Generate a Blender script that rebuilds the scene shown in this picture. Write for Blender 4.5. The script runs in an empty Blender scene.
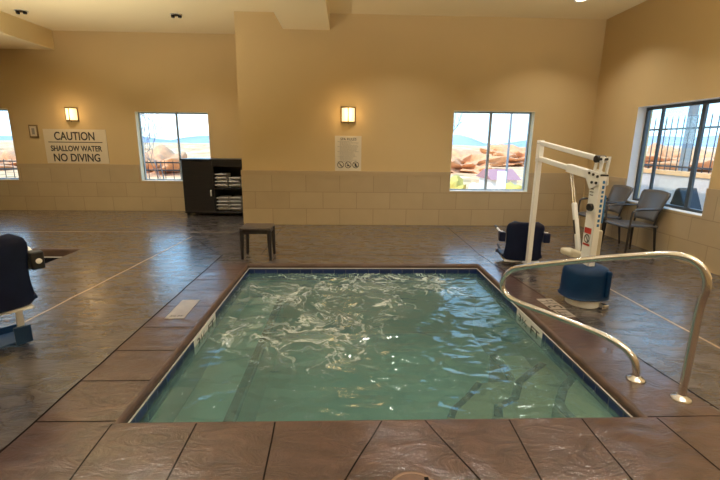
import bpy, bmesh, math, random
from mathutils import Vector, Matrix, noise
random.seed(7)
S = bpy.context.scene
COL = S.collection
V = Vector
PI = math.pi

# ------------------------------------------------------------------ render settings
S.view_settings.view_transform = 'Standard'
S.view_settings.look = 'None'
S.view_settings.gamma = 1
S.view_settings.use_curve_mapping = False
S.view_settings.exposure = 0.0

# ------------------------------------------------------------------ materials
def _nt(name):
    m = bpy.data.materials.new(name); m.use_nodes = True
    nt = m.node_tree; nt.nodes.clear()
    out = nt.nodes.new('ShaderNodeOutputMaterial')
    return m, nt, out

def N(nt, kind, **kw):
    n = nt.nodes.new(kind)
    for k, v in kw.items():
        if k.startswith('_'):
            setattr(n, k[1:], v)
        else:
            n.inputs[k.replace('__', ' ')].default_value = v
    return n

def L(nt, a, b): nt.links.new(a, b)

def c4(c): return (c[0], c[1], c[2], 1.0)

def mat(name, col, rough=0.5, metal=0.0, col2=None, nscale=8.0, bump=0.0, bscale=40.0, bdist=0.01, spec=0.5, emit=None, estr=0.0, coat=0.0, stretch=None):
    m, nt, out = _nt(name)
    b = N(nt, 'ShaderNodeBsdfPrincipled', Roughness=rough, Metallic=metal)
    b.inputs['Base Color'].default_value = c4(col)
    b.inputs['Specular IOR Level'].default_value = spec
    b.inputs['Coat Weight'].default_value = coat
    g = N(nt, 'ShaderNodeTexCoord')
    src = g.outputs['Object']
    if stretch:
        mp = N(nt, 'ShaderNodeMapping'); mp.inputs['Scale'].default_value = stretch
        L(nt, src, mp.inputs['Vector']); src = mp.outputs['Vector']
    if col2:
        n = N(nt, 'ShaderNodeTexNoise', Scale=nscale, Detail=6.0, Roughness=0.6)
        L(nt, src, n.inputs['Vector'])
        mx = N(nt, 'ShaderNodeMix', _data_type='RGBA')
        mx.inputs[6].default_value = c4(col); mx.inputs[7].default_value = c4(col2)
        r = N(nt, 'ShaderNodeMapRange'); r.inputs['From Min'].default_value = 0.35; r.inputs['From Max'].default_value = 0.65
        L(nt, n.outputs['Fac'], r.inputs['Value']); L(nt, r.outputs['Result'], mx.inputs[0])
        L(nt, mx.outputs[2], b.inputs['Base Color'])
    if bump:
        n2 = N(nt, 'ShaderNodeTexNoise', Scale=bscale, Detail=5.0)
        L(nt, src, n2.inputs['Vector'])
        bp = N(nt, 'ShaderNodeBump', Strength=bump, Distance=bdist)
        L(nt, n2.outputs['Fac'], bp.inputs['Height']); L(nt, bp.outputs['Normal'], b.inputs['Normal'])
    if emit:
        b.inputs['Emission Color'].default_value = c4(emit); b.inputs['Emission Strength'].default_value = estr
    L(nt, b.outputs[0], out.inputs['Surface'])
    return m

def wall_uv(nt):
    """(horizontal run, height) on a wall facing any way, from the surface's own position"""
    g = N(nt, 'ShaderNodeNewGeometry')
    sp = N(nt, 'ShaderNodeSeparateXYZ'); L(nt, g.outputs['Position'], sp.inputs[0])
    sn = N(nt, 'ShaderNodeSeparateXYZ'); L(nt, g.outputs['True Normal'], sn.inputs[0])
    ab = N(nt, 'ShaderNodeMath', _operation='ABSOLUTE'); L(nt, sn.outputs['X'], ab.inputs[0])
    gt = N(nt, 'ShaderNodeMath', _operation='GREATER_THAN'); L(nt, ab.outputs[0], gt.inputs[0]); gt.inputs[1].default_value = 0.5
    mx = N(nt, 'ShaderNodeMix', _data_type='FLOAT')
    L(nt, gt.outputs[0], mx.inputs[0]); L(nt, sp.outputs['X'], mx.inputs[2]); L(nt, sp.outputs['Y'], mx.inputs[3])
    cb = N(nt, 'ShaderNodeCombineXYZ'); L(nt, mx.outputs[0], cb.inputs['X']); L(nt, sp.outputs['Z'], cb.inputs['Y'])
    return cb.outputs[0]

def plaster(name, col, col2):
    m, nt, out = _nt(name)
    b = N(nt, 'ShaderNodeBsdfPrincipled', Roughness=0.8); b.inputs['Specular IOR Level'].default_value = 0.25
    g = N(nt, 'ShaderNodeNewGeometry')
    n = N(nt, 'ShaderNodeTexNoise', Scale=1.3, Detail=4.0); L(nt, g.outputs['Position'], n.inputs['Vector'])
    mx = N(nt, 'ShaderNodeMix', _data_type='RGBA'); mx.inputs[6].default_value = c4(col); mx.inputs[7].default_value = c4(col2)
    L(nt, n.outputs['Fac'], mx.inputs[0]); L(nt, mx.outputs[2], b.inputs['Base Color'])
    n2 = N(nt, 'ShaderNodeTexNoise', Scale=90.0, Detail=3.0); L(nt, g.outputs['Position'], n2.inputs['Vector'])
    bp = N(nt, 'ShaderNodeBump', Strength=0.12, Distance=0.01); L(nt, n2.outputs['Fac'], bp.inputs['Height'])
    L(nt, bp.outputs['Normal'], b.inputs['Normal']); L(nt, b.outputs[0], out.inputs['Surface'])
    return m

def wainscot_mat(name):
    m, nt, out = _nt(name)
    b = N(nt, 'ShaderNodeBsdfPrincipled', Roughness=0.42)
    uv = wall_uv(nt)
    br = N(nt, 'ShaderNodeTexBrick', _offset=0.5, _squash=1.0)
    br.inputs['Color1'].default_value = (0.50, 0.385, 0.225, 1); br.inputs['Color2'].default_value = (0.455, 0.345, 0.20, 1)
    br.inputs['Mortar'].default_value = (0.33, 0.24, 0.135, 1)
    br.inputs['Scale'].default_value = 1.0; br.inputs['Mortar Size'].default_value = 0.005; br.inputs['Mortar Smooth'].default_value = 0.3
    br.inputs['Bias'].default_value = 0.0; br.inputs['Brick Width'].default_value = 0.645; br.inputs['Row Height'].default_value = 0.32
    mp = N(nt, 'ShaderNodeMapping'); mp.inputs['Location'].default_value = (0.4425, 0.0, 0)
    L(nt, uv, mp.inputs['Vector']); L(nt, mp.outputs[0], br.inputs['Vector'])
    n = N(nt, 'ShaderNodeTexNoise', Scale=3.0, Detail=6.0); L(nt, uv, n.inputs['Vector'])
    mx = N(nt, 'ShaderNodeMix', _data_type='RGBA', _blend_type='MULTIPLY'); mx.inputs[0].default_value = 0.35
    L(nt, br.outputs['Color'], mx.inputs[6])
    rp = N(nt, 'ShaderNodeMapRange'); rp.inputs['To Min'].default_value = 0.7; rp.inputs['To Max'].default_value = 1.15
    L(nt, n.outputs['Fac'], rp.inputs['Value']); L(nt, rp.outputs[0], mx.inputs[7])
    L(nt, mx.outputs[2], b.inputs['Base Color'])
    iv = N(nt, 'ShaderNodeMath', _operation='SUBTRACT'); iv.inputs[0].default_value = 1.0; L(nt, br.outputs['Fac'], iv.inputs[1])
    bp = N(nt, 'ShaderNodeBump', Strength=0.35, Distance=0.004); L(nt, iv.outputs[0], bp.inputs['Height'])
    L(nt, bp.outputs['Normal'], b.inputs['Normal']); L(nt, b.outputs[0], out.inputs['Surface'])
    return m

def stamped(name, ca, cb_, cc, rmin=0.16, rmax=0.4):
    """stamped slate-pattern concrete"""
    m, nt, out = _nt(name)
    b = N(nt, 'ShaderNodeBsdfPrincipled')
    g = N(nt, 'ShaderNodeNewGeometry')
    big = N(nt, 'ShaderNodeTexNoise', Scale=1.1, Detail=5.0, Roughness=0.6, Distortion=0.6); L(nt, g.outputs['Position'], big.inputs['Vector'])
    mp = N(nt, 'ShaderNodeMapping'); mp.inputs['Rotation'].default_value = (0, 0, 0.35); mp.inputs['Scale'].default_value = (1.0, 2.1, 1.0)
    L(nt, g.outputs['Position'], mp.inputs['Vector'])
    mid = N(nt, 'ShaderNodeTexNoise', Scale=4.2, Detail=9.0, Roughness=0.66, Distortion=0.9); L(nt, mp.outputs[0], mid.inputs['Vector'])
    fine = N(nt, 'ShaderNodeTexNoise', Scale=55.0, Detail=4.0); L(nt, g.outputs['Position'], fine.inputs['Vector'])
    r1 = N(nt, 'ShaderNodeMapRange'); r1.inputs['From Min'].default_value = 0.35; r1.inputs['From Max'].default_value = 0.66
    L(nt, mid.outputs['Fac'], r1.inputs['Value'])
    m1 = N(nt, 'ShaderNodeMix', _data_type='RGBA'); m1.inputs[6].default_value = c4(ca); m1.inputs[7].default_value = c4(cb_)
    L(nt, r1.outputs[0], m1.inputs[0])
    r2 = N(nt, 'ShaderNodeMapRange'); r2.inputs['From Min'].default_value = 0.45; r2.inputs['From Max'].default_value = 0.72
    L(nt, big.outputs['Fac'], r2.inputs['Value'])
    m2 = N(nt, 'ShaderNodeMix', _data_type='RGBA'); m2.inputs[7].default_value = c4(cc)
    L(nt, m1.outputs[2], m2.inputs[6]); L(nt, r2.outputs[0], m2.inputs[0])
    m3 = N(nt, 'ShaderNodeMix', _data_type='RGBA', _blend_type='MULTIPLY'); m3.inputs[0].default_value = 0.3
    r3 = N(nt, 'ShaderNodeMapRange'); r3.inputs['To Min'].default_value = 0.6; r3.inputs['To Max'].default_value = 1.3
    L(nt, fine.outputs['Fac'], r3.inputs['Value']); L(nt, m2.outputs[2], m3.inputs[6]); L(nt, r3.outputs[0], m3.inputs[7])
    L(nt, m3.outputs[2], b.inputs['Base Color'])
    rr = N(nt, 'ShaderNodeMapRange'); rr.inputs['From Min'].default_value = 0.3; rr.inputs['From Max'].default_value = 0.7
    rr.inputs['To Min'].default_value = rmin; rr.inputs['To Max'].default_value = rmax
    L(nt, mid.outputs['Fac'], rr.inputs['Value']); L(nt, rr.outputs[0], b.inputs['Roughness'])
    b1 = N(nt, 'ShaderNodeBump', Strength=0.55, Distance=0.035); L(nt, mid.outputs['Fac'], b1.inputs['Height'])
    b2 = N(nt, 'ShaderNodeBump', Strength=0.12, Distance=0.004); L(nt, fine.outputs['Fac'], b2.inputs['Height']); L(nt, b1.outputs['Normal'], b2.inputs['Normal'])
    L(nt, b2.outputs['Normal'], b.inputs['Normal'])
    b.inputs['Coat Weight'].default_value = 1.0; b.inputs['Coat IOR'].default_value = 1.68; b.inputs['Specular IOR Level'].default_value = 0.2; b.inputs['Coat Roughness'].default_value = 0.085
    b3 = N(nt, 'ShaderNodeBump', Strength=0.30, Distance=0.018); L(nt, mid.outputs['Fac'], b3.inputs['Height']); L(nt, b3.outputs['Normal'], b.inputs['Coat Normal'])
    L(nt, b.outputs[0], out.inputs['Surface'])
    return m

def tile_band_mat(name, col, col2, grout, w, h):
    m, nt, out = _nt(name)
    b = N(nt, 'ShaderNodeBsdfPrincipled', Roughness=0.12)
    uv = wall_uv(nt)
    br = N(nt, 'ShaderNodeTexBrick', _offset=0.0)
    br.inputs['Color1'].default_value = c4(col); br.inputs['Color2'].default_value = c4(col2); br.inputs['Mortar'].default_value = c4(grout)
    br.inputs['Scale'].default_value = 1.0; br.inputs['Mortar Size'].default_value = 0.003
    br.inputs['Brick Width'].default_value = w; br.inputs['Row Height'].default_value = h
    L(nt, uv, br.inputs['Vector']); L(nt, br.outputs['Color'], b.inputs['Base Color'])
    L(nt, b.outputs[0], out.inputs['Surface'])
    return m

def glass_mat(name):
    m, nt, out = _nt(name)
    t = N(nt, 'ShaderNodeBsdfTransparent'); t.inputs[0].default_value = (0.96, 0.985, 0.98, 1)
    gl = N(nt, 'ShaderNodeBsdfGlossy', Roughness=0.01)
    g = N(nt, 'ShaderNodeNewGeometry'); dt = N(nt, 'ShaderNodeVectorMath', _operation='DOT_PRODUCT'); L(nt, g.outputs['Normal'], dt.inputs[0]); L(nt, g.outputs['Incoming'], dt.inputs[1])
    ab = N(nt, 'ShaderNodeMath', _operation='ABSOLUTE'); L(nt, dt.outputs['Value'], ab.inputs[0])
    sb = N(nt, 'ShaderNodeMath', _operation='SUBTRACT'); sb.inputs[0].default_value = 1.0; L(nt, ab.outputs[0], sb.inputs[1])
    pw = N(nt, 'ShaderNodeMath', _operation='POWER'); L(nt, sb.outputs[0], pw.inputs[0]); pw.inputs[1].default_value = 5.0
    fr = N(nt, 'ShaderNodeMath', _operation='MULTIPLY_ADD'); L(nt, pw.outputs[0], fr.inputs[0]); fr.inputs[1].default_value = 0.95; fr.inputs[2].default_value = 0.04
    mx = N(nt, 'ShaderNodeMixShader'); L(nt, fr.outputs[0], mx.inputs[0]); L(nt, t.outputs[0], mx.inputs[1]); L(nt, gl.outputs[0], mx.inputs[2])
    L(nt, mx.outputs[0], out.inputs['Surface'])
    return m

def water_mat(name, cloudy, tint, fac, foam=True):
    m, nt, out = _nt(name)
    g = N(nt, 'ShaderNodeNewGeometry')
    rip = N(nt, 'ShaderNodeTexNoise', Scale=11.0, Detail=4.0, Roughness=0.55, Distortion=0.6); L(nt, g.outputs['Position'], rip.inputs['Vector'])
    bp = N(nt, 'ShaderNodeBump', Strength=0.30, Distance=0.012); L(nt, rip.outputs['Fac'], bp.inputs['Height'])
    tr = N(nt, 'ShaderNodeBsdfTransparent'); tr.inputs[0].default_value = c4(tint)
    df = N(nt, 'ShaderNodeBsdfDiffuse'); df.inputs[0].default_value = c4(cloudy)
    body = N(nt, 'ShaderNodeMixShader'); body.inputs[0].default_value = fac
    L(nt, tr.outputs[0], body.inputs[1]); L(nt, df.outputs[0], body.inputs[2])
    cur = body.outputs[0]
    if foam:
        def fn(op, a, b_=None):
            n = N(nt, 'ShaderNodeMath', _operation=op)
            if hasattr(a, 'links'): L(nt, a, n.inputs[0])
            else: n.inputs[0].default_value = a
            if b_ is not None:
                if hasattr(b_, 'links'): L(nt, b_, n.inputs[1])
                else: n.inputs[1].default_value = b_
            return n.outputs[0]
        warp = N(nt, 'ShaderNodeTexNoise', Scale=1.6, Detail=3.0); L(nt, g.outputs['Position'], warp.inputs['Vector'])
        sc = N(nt, 'ShaderNodeVectorMath', _operation='SCALE'); sc.inputs['Scale'].default_value = 0.9; L(nt, warp.outputs['Color'], sc.inputs[0])
        ad = N(nt, 'ShaderNodeVectorMath', _operation='ADD'); L(nt, g.outputs['Position'], ad.inputs[0]); L(nt, sc.outputs[0], ad.inputs[1])
        n1 = N(nt, 'ShaderNodeTexNoise', Scale=2.3, Detail=9.0, Roughness=0.66, Distortion=0.5); L(nt, ad.outputs[0], n1.inputs['Vector'])
        ridge = fn('ABSOLUTE', fn('SUBTRACT', n1.outputs['Fac'], 0.5))
        # churned areas above the jets; the third only whitens the water there
        near = None
        for (cx, cy, r) in ((-0.55, 4.6, 1.1), (0.35, 4.9, 0.9), (-0.85, 3.6, 0.6), (-0.25, 3.5, 0.8), (1.1, 4.9, 0.6), (0.35, 4.2, 0.5)):
            d = N(nt, 'ShaderNodeVectorMath', _operation='DISTANCE'); L(nt, g.outputs['Position'], d.inputs[0]); d.inputs[1].default_value = (cx, cy, -0.105)
            k = fn('MAXIMUM', fn('SUBTRACT', 1.0, fn('DIVIDE', d.outputs['Value'], r)), 0.0)
            near = k if near is None else fn('MAXIMUM', near, k)
        width = fn('ADD', fn('MULTIPLY', near, 0.030), 0.0015)
        line = fn('SUBTRACT', 1.0, fn('DIVIDE', ridge, width))
        line = fn('MINIMUM', fn('MAXIMUM', fn('MULTIPLY', line, 1.2), 0.0), 1.0)
        brk = N(nt, 'ShaderNodeTexNoise', Scale=4.5, Detail=5.0, Roughness=0.6); L(nt, ad.outputs[0], brk.inputs['Vector'])
        bk = N(nt, 'ShaderNodeMapRange'); bk.inputs['From Min'].default_value = 0.46; bk.inputs['From Max'].default_value = 0.6
        L(nt, fn('ADD', brk.outputs['Fac'], fn('MULTIPLY', near, 0.14)), bk.inputs['Value'])
        n3 = N(nt, 'ShaderNodeTexNoise', Scale=6.0, Detail=8.0, Roughness=0.7, Distortion=1.2); L(nt, ad.outputs[0], n3.inputs['Vector'])
        pt = N(nt, 'ShaderNodeMapRange'); pt.inputs['From Min'].default_value = 0.52; pt.inputs['From Max'].default_value = 0.72
        L(nt, fn('ADD', n3.outputs['Fac'], fn('MULTIPLY', near, 0.10)), pt.inputs['Value'])
        patch = fn('MULTIPLY', pt.outputs[0], fn('MINIMUM', fn('MULTIPLY', near, 1.6), 0.75))
        foamy = fn('MAXIMUM', fn('MULTIPLY', fn('MULTIPLY', line, bk.outputs[0]), 1.15), fn('MULTIPLY', patch, 0.6))
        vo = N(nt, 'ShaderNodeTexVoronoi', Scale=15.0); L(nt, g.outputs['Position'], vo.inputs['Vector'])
        dot = fn('LESS_THAN', vo.outputs['Distance'], 0.085)  # white specks: sky glints on the ripples painted in as dots
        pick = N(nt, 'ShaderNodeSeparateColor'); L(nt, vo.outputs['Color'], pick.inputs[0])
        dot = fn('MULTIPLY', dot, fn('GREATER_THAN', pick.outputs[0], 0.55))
        foam_glint_mask = fn('MINIMUM', fn('ADD', fn('MULTIPLY', foamy, 0.75), fn('MULTIPLY', dot, 0.8)), 0.88)  # foam together with the painted glints
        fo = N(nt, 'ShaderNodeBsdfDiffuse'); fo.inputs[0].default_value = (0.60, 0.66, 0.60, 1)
        mxf = N(nt, 'ShaderNodeMixShader'); L(nt, foam_glint_mask, mxf.inputs[0]); L(nt, cur, mxf.inputs[1]); L(nt, fo.outputs[0], mxf.inputs[2])
        cur = mxf.outputs[0]
    gl = N(nt, 'ShaderNodeBsdfGlossy', Roughness=0.03); L(nt, bp.outputs['Normal'], gl.inputs['Normal'])
    fr = N(nt, 'ShaderNodeFresnel', IOR=1.62); L(nt, bp.outputs['Normal'], fr.inputs['Normal'])
    mx = N(nt, 'ShaderNodeMixShader'); L(nt, fr.outputs[0], mx.inputs[0]); L(nt, cur, mx.inputs[1]); L(nt, gl.outputs[0], mx.inputs[2])
    L(nt, mx.outputs[0], out.inputs['Surface'])
    return m

M = {}
M['wall'] = plaster('wall_paint', (0.63, 0.465, 0.235), (0.595, 0.435, 0.215))
M['ceil'] = plaster('ceiling_paint', (0.80, 0.655, 0.37), (0.77, 0.625, 0.35))
M['tile'] = wainscot_mat('stone_wainscot')
M['cap'] = mat('wainscot_cap', (0.46, 0.345, 0.20), 0.45, bump=0.1)
M['floor'] = stamped('stamped_concrete', (0.044, 0.036, 0.032), (0.125, 0.104, 0.095), (0.085, 0.073, 0.068))
M['coping'] = stamped('stamped_concrete_coping', (0.054, 0.029, 0.024), (0.118, 0.067, 0.056), (0.080, 0.047, 0.040), 0.3, 0.55)
M['nose'] = mat('coping_edge', (0.070, 0.040, 0.027), 0.45, col2=(0.105, 0.060, 0.040), nscale=9, bump=0.15)
M['joint'] = mat('joint_sealant', (0.010, 0.006, 0.005), 0.9, spec=0.1)
M['pale_joint'] = mat('pale_joint_filler', (0.43, 0.33, 0.23), 0.6, col2=(0.34, 0.25, 0.17))
M['trimwhite'] = mat('white_pool_trim', (0.74, 0.72, 0.70), 0.4)
M['bluetile'] = tile_band_mat('blue_pool_tile', (0.012, 0.022, 0.095), (0.02, 0.035, 0.14), (0.10, 0.12, 0.17), 0.15, 0.075)
M['nosing'] = tile_band_mat('dark_step_tile', (0.004, 0.005, 0.014), (0.006, 0.008, 0.018), (0.03, 0.03, 0.03), 0.05, 0.05)
M['plaster'] = mat('pool_plaster', (0.26, 0.42, 0.38), 0.6, col2=(0.23, 0.38, 0.34), nscale=2)
M['steps'] = mat('step_plaster', (0.40, 0.36, 0.22), 0.6, col2=(0.34, 0.32, 0.20), nscale=3)
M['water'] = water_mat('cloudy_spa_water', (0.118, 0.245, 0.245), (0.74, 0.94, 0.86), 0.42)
M['pool_water'] = water_mat('pool_water', (0.06, 0.09, 0.08), (0.5, 0.68, 0.66), 0.35, foam=False)
M['darkpool'] = mat('dark_pool_wall', (0.05, 0.035, 0.02), 0.4, col2=(0.07, 0.05, 0.03))
M['steel'] = mat('brushed_stainless', (0.72, 0.71, 0.70), 0.24, 1.0, bump=0.05, bscale=220, bdist=0.002)
M['alu'] = mat('window_aluminium', (0.36, 0.42, 0.46), 0.45, 0.3, bump=0.05)
M['darkframe'] = mat('dark_window_frame', (0.075, 0.09, 0.105), 0.4, 0.3, bump=0.05)
M['reveal'] = mat('daylit_cream_reveal', (0.86, 0.80, 0.58), 0.6, bump=0.03)  # pale cream puts the daylight on the reveals into their colour
M['whitereveal'] = mat('daylit_white_reveal', (0.86, 0.85, 0.86), 0.6, bump=0.03)  # whiter version for the right window, daylight again put into the colour
M['sillwhite'] = mat('window_sill_paint', (0.80, 0.78, 0.72), 0.5)
M['glass'] = glass_mat('window_glass')
M['white'] = mat('white_powder_coat', (0.86, 0.85, 0.81), 0.35, bump=0.03, bscale=120)
M['cream'] = mat('cream_plastic', (0.56, 0.50, 0.37), 0.5, bump=0.05)
M['navy'] = mat('navy_plastic', (0.003, 0.007, 0.032), 0.42, bump=0.06, bscale=90, spec=0.35, col2=(0.004, 0.010, 0.042))
M['blue'] = mat('blue_plastic_cover', (0.001, 0.024, 0.082), 0.45, bump=0.10, bscale=160, spec=0.25, col2=(0.002, 0.030, 0.095))
M['brightblue'] = mat('bright_blue_plastic', (0.02, 0.16, 0.42), 0.4, bump=0.02)
M['black'] = mat('black_plastic', (0.012, 0.012, 0.013), 0.45, bump=0.05)
M['lettering'] = mat('black_lettering', (0.035, 0.028, 0.022), 0.6, bump=0.02)
M['greyprint'] = mat('grey_print', (0.32, 0.29, 0.24), 0.7, bump=0.02)
M['red'] = mat('red_sticker', (0.48, 0.035, 0.02), 0.4, bump=0.02)
M['cabinet'] = mat('black_stained_wood', (0.009, 0.009, 0.010), 0.33, col2=(0.015, 0.014, 0.015), nscale=5, stretch=(1, 1, 9), bump=0.06, bscale=12)
M['towel'] = mat('white_terry', (0.62, 0.61, 0.61), 0.95, bump=0.6, bscale=300, bdist=0.004)
M['wicker'] = mat('grey_resin_seat', (0.105, 0.098, 0.094), 0.33, col2=(0.085, 0.080, 0.077), nscale=60, bump=0.25, bscale=110, bdist=0.004)
M['darkleg'] = mat('dark_brown_metal', (0.018, 0.014, 0.012), 0.38, bump=0.03)
M['silverarm'] = mat('grey_metal_arm', (0.32, 0.30, 0.28), 0.3, 0.7, bump=0.03)
M['armgrey'] = mat('dark_grey_arm', (0.07, 0.065, 0.06), 0.25, bump=0.02)
M['footblue'] = mat('blue_footrest_plastic', (0.010, 0.048, 0.13), 0.4, bump=0.05)
M['stooltop'] = mat('brown_resin_top', (0.085, 0.062, 0.048), 0.4, col2=(0.065, 0.048, 0.037), nscale=12, bump=0.1)
M['signcream'] = mat('cream_sign_panel', (0.70, 0.60, 0.42), 0.55, bump=0.03)
M['signpaper'] = mat('pale_rules_board', (0.70, 0.62, 0.47), 0.5, bump=0.02)
M['brass'] = mat('antique_brass', (0.30, 0.21, 0.11), 0.35, 0.9, bump=0.05)
M['lamp'] = mat('glowing_shade', (0.9, 0.8, 0.55), 0.5, emit=(1.0, 0.80, 0.42), estr=1.15)
M['canlamp'] = mat('downlight_lens', (0.9, 0.85, 0.7), 0.5, emit=(1.0, 0.88, 0.62), estr=4.0)
M['markertile'] = mat('cream_marker_tile', (0.36, 0.31, 0.26), 0.3, col2=(0.29, 0.25, 0.21), bump=0.05)
M['markerwhite'] = mat('white_marker_tile', (0.78, 0.78, 0.74), 0.15, bump=0.02)
M['lid'] = mat('tan_lid_plastic', (0.15, 0.085, 0.055), 0.5, col2=(0.125, 0.07, 0.046), bump=0.15, bscale=60)
M['lidrim'] = mat('tan_lid_ring', (0.21, 0.125, 0.08), 0.45, bump=0.05)
M['desert'] = None
M['iron'] = mat('black_iron', (0.02, 0.022, 0.026), 0.5, bump=0.05)
M['polegrey'] = mat('galvanised_pole', (0.20, 0.23, 0.27), 0.5, 0.2, bump=0.05)
M['stucco'] = mat('pink_grey_stucco', (0.60, 0.50, 0.47), 0.9, col2=(0.54, 0.45, 0.42), bump=0.3, bscale=50)
M['orange'] = mat('orange_wall_cap', (0.80, 0.42, 0.18), 0.8, col2=(0.7, 0.36, 0.16), bump=0.2)
M['mauve'] = mat('mauve_roof', (0.42, 0.20, 0.20), 0.8, col2=(0.37, 0.18, 0.18), bump=0.2)
M['palewall'] = mat('pale_wall', (0.78, 0.74, 0.68), 0.9, bump=0.1)
M['bark'] = mat('grey_bark', (0.34, 0.31, 0.30), 0.9, bump=0.4, bscale=30, col2=(0.26, 0.23, 0.22))
M['yellowleaf'] = mat('yellow_shrub', (0.66, 0.50, 0.12), 0.9, col2=(0.50, 0.40, 0.10), nscale=25, bump=0.5, bscale=30)
M['rock'] = mat('red_rock', (0.72, 0.36, 0.17), 0.95, col2=(0.60, 0.28, 0.14), nscale=2, bump=0.5, bscale=6, bdist=0.1)
M['palerock'] = mat('pale_boulder', (0.74, 0.70, 0.62), 0.95, col2=(0.62, 0.58, 0.5), nscale=4, bump=0.4, bscale=9)
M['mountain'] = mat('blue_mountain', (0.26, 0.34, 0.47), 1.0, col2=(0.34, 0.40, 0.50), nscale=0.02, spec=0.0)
M['dark'] = mat('charcoal_cover', (0.03, 0.03, 0.035), 0.6, bump=0.1)

def desert_mat():
    m, nt, out = _nt('desert_ground')
    b = N(nt, 'ShaderNodeBsdfPrincipled', Roughness=0.95); b.inputs['Specular IOR Level'].default_value = 0.1
    g = N(nt, 'ShaderNodeNewGeometry')
    n = N(nt, 'ShaderNodeTexNoise', Scale=0.12, Detail=8.0, Roughness=0.7); L(nt, g.outputs['Position'], n.inputs['Vector'])
    n2 = N(nt, 'ShaderNodeTexNoise', Scale=0.9, Detail=6.0, Roughness=0.7); L(nt, g.outputs['Position'], n2.inputs['Vector'])
    cr = N(nt, 'ShaderNodeValToRGB')
    e = cr.color_ramp.elements
    e[0].position = 0.36; e[0].color = (0.62, 0.30, 0.14, 1)
    e[1].position = 0.66; e[1].color = (0.82, 0.68, 0.48, 1)
    x = cr.color_ramp.elements.new(0.5); x.color = (0.78, 0.48, 0.25, 1)
    L(nt, n.outputs['Fac'], cr.inputs[0])
    mx = N(nt, 'ShaderNodeMix', _data_type='RGBA', _blend_type='MULTIPLY'); mx.inputs[0].default_value = 0.7
    r = N(nt, 'ShaderNodeMapRange'); r.inputs['From Min'].default_value = 0.35; r.inputs['From Max'].default_value = 0.6
    r.inputs['To Min'].default_value = 0.55; r.inputs['To Max'].default_value = 1.1
    L(nt, n2.outputs['Fac'], r.inputs['Value']); L(nt, cr.outputs[0], mx.inputs[6]); L(nt, r.outputs[0], mx.inputs[7])
    vo = N(nt, 'ShaderNodeTexVoronoi', Scale=0.45); L(nt, g.outputs['Position'], vo.inputs['Vector'])
    pk = N(nt, 'ShaderNodeSeparateColor'); L(nt, vo.outputs['Color'], pk.inputs[0])
    sz = N(nt, 'ShaderNodeMath', _operation='MULTIPLY'); L(nt, pk.outputs[0], sz.inputs[0]); sz.inputs[1].default_value = 0.36
    lt = N(nt, 'ShaderNodeMath', _operation='LESS_THAN'); L(nt, vo.outputs['Distance'], lt.inputs[0]); L(nt, sz.outputs[0], lt.inputs[1])
    m2 = N(nt, 'ShaderNodeMix', _data_type='RGBA'); m2.inputs[7].default_value = (0.30, 0.22, 0.10, 1)
    L(nt, lt.outputs[0], m2.inputs[0]); L(nt, mx.outputs[2], m2.inputs[6])
    L(nt, m2.outputs[2], b.inputs['Base Color']); L(nt, b.outputs[0], out.inputs['Surface'])
    return m
M['desert'] = desert_mat()

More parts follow.
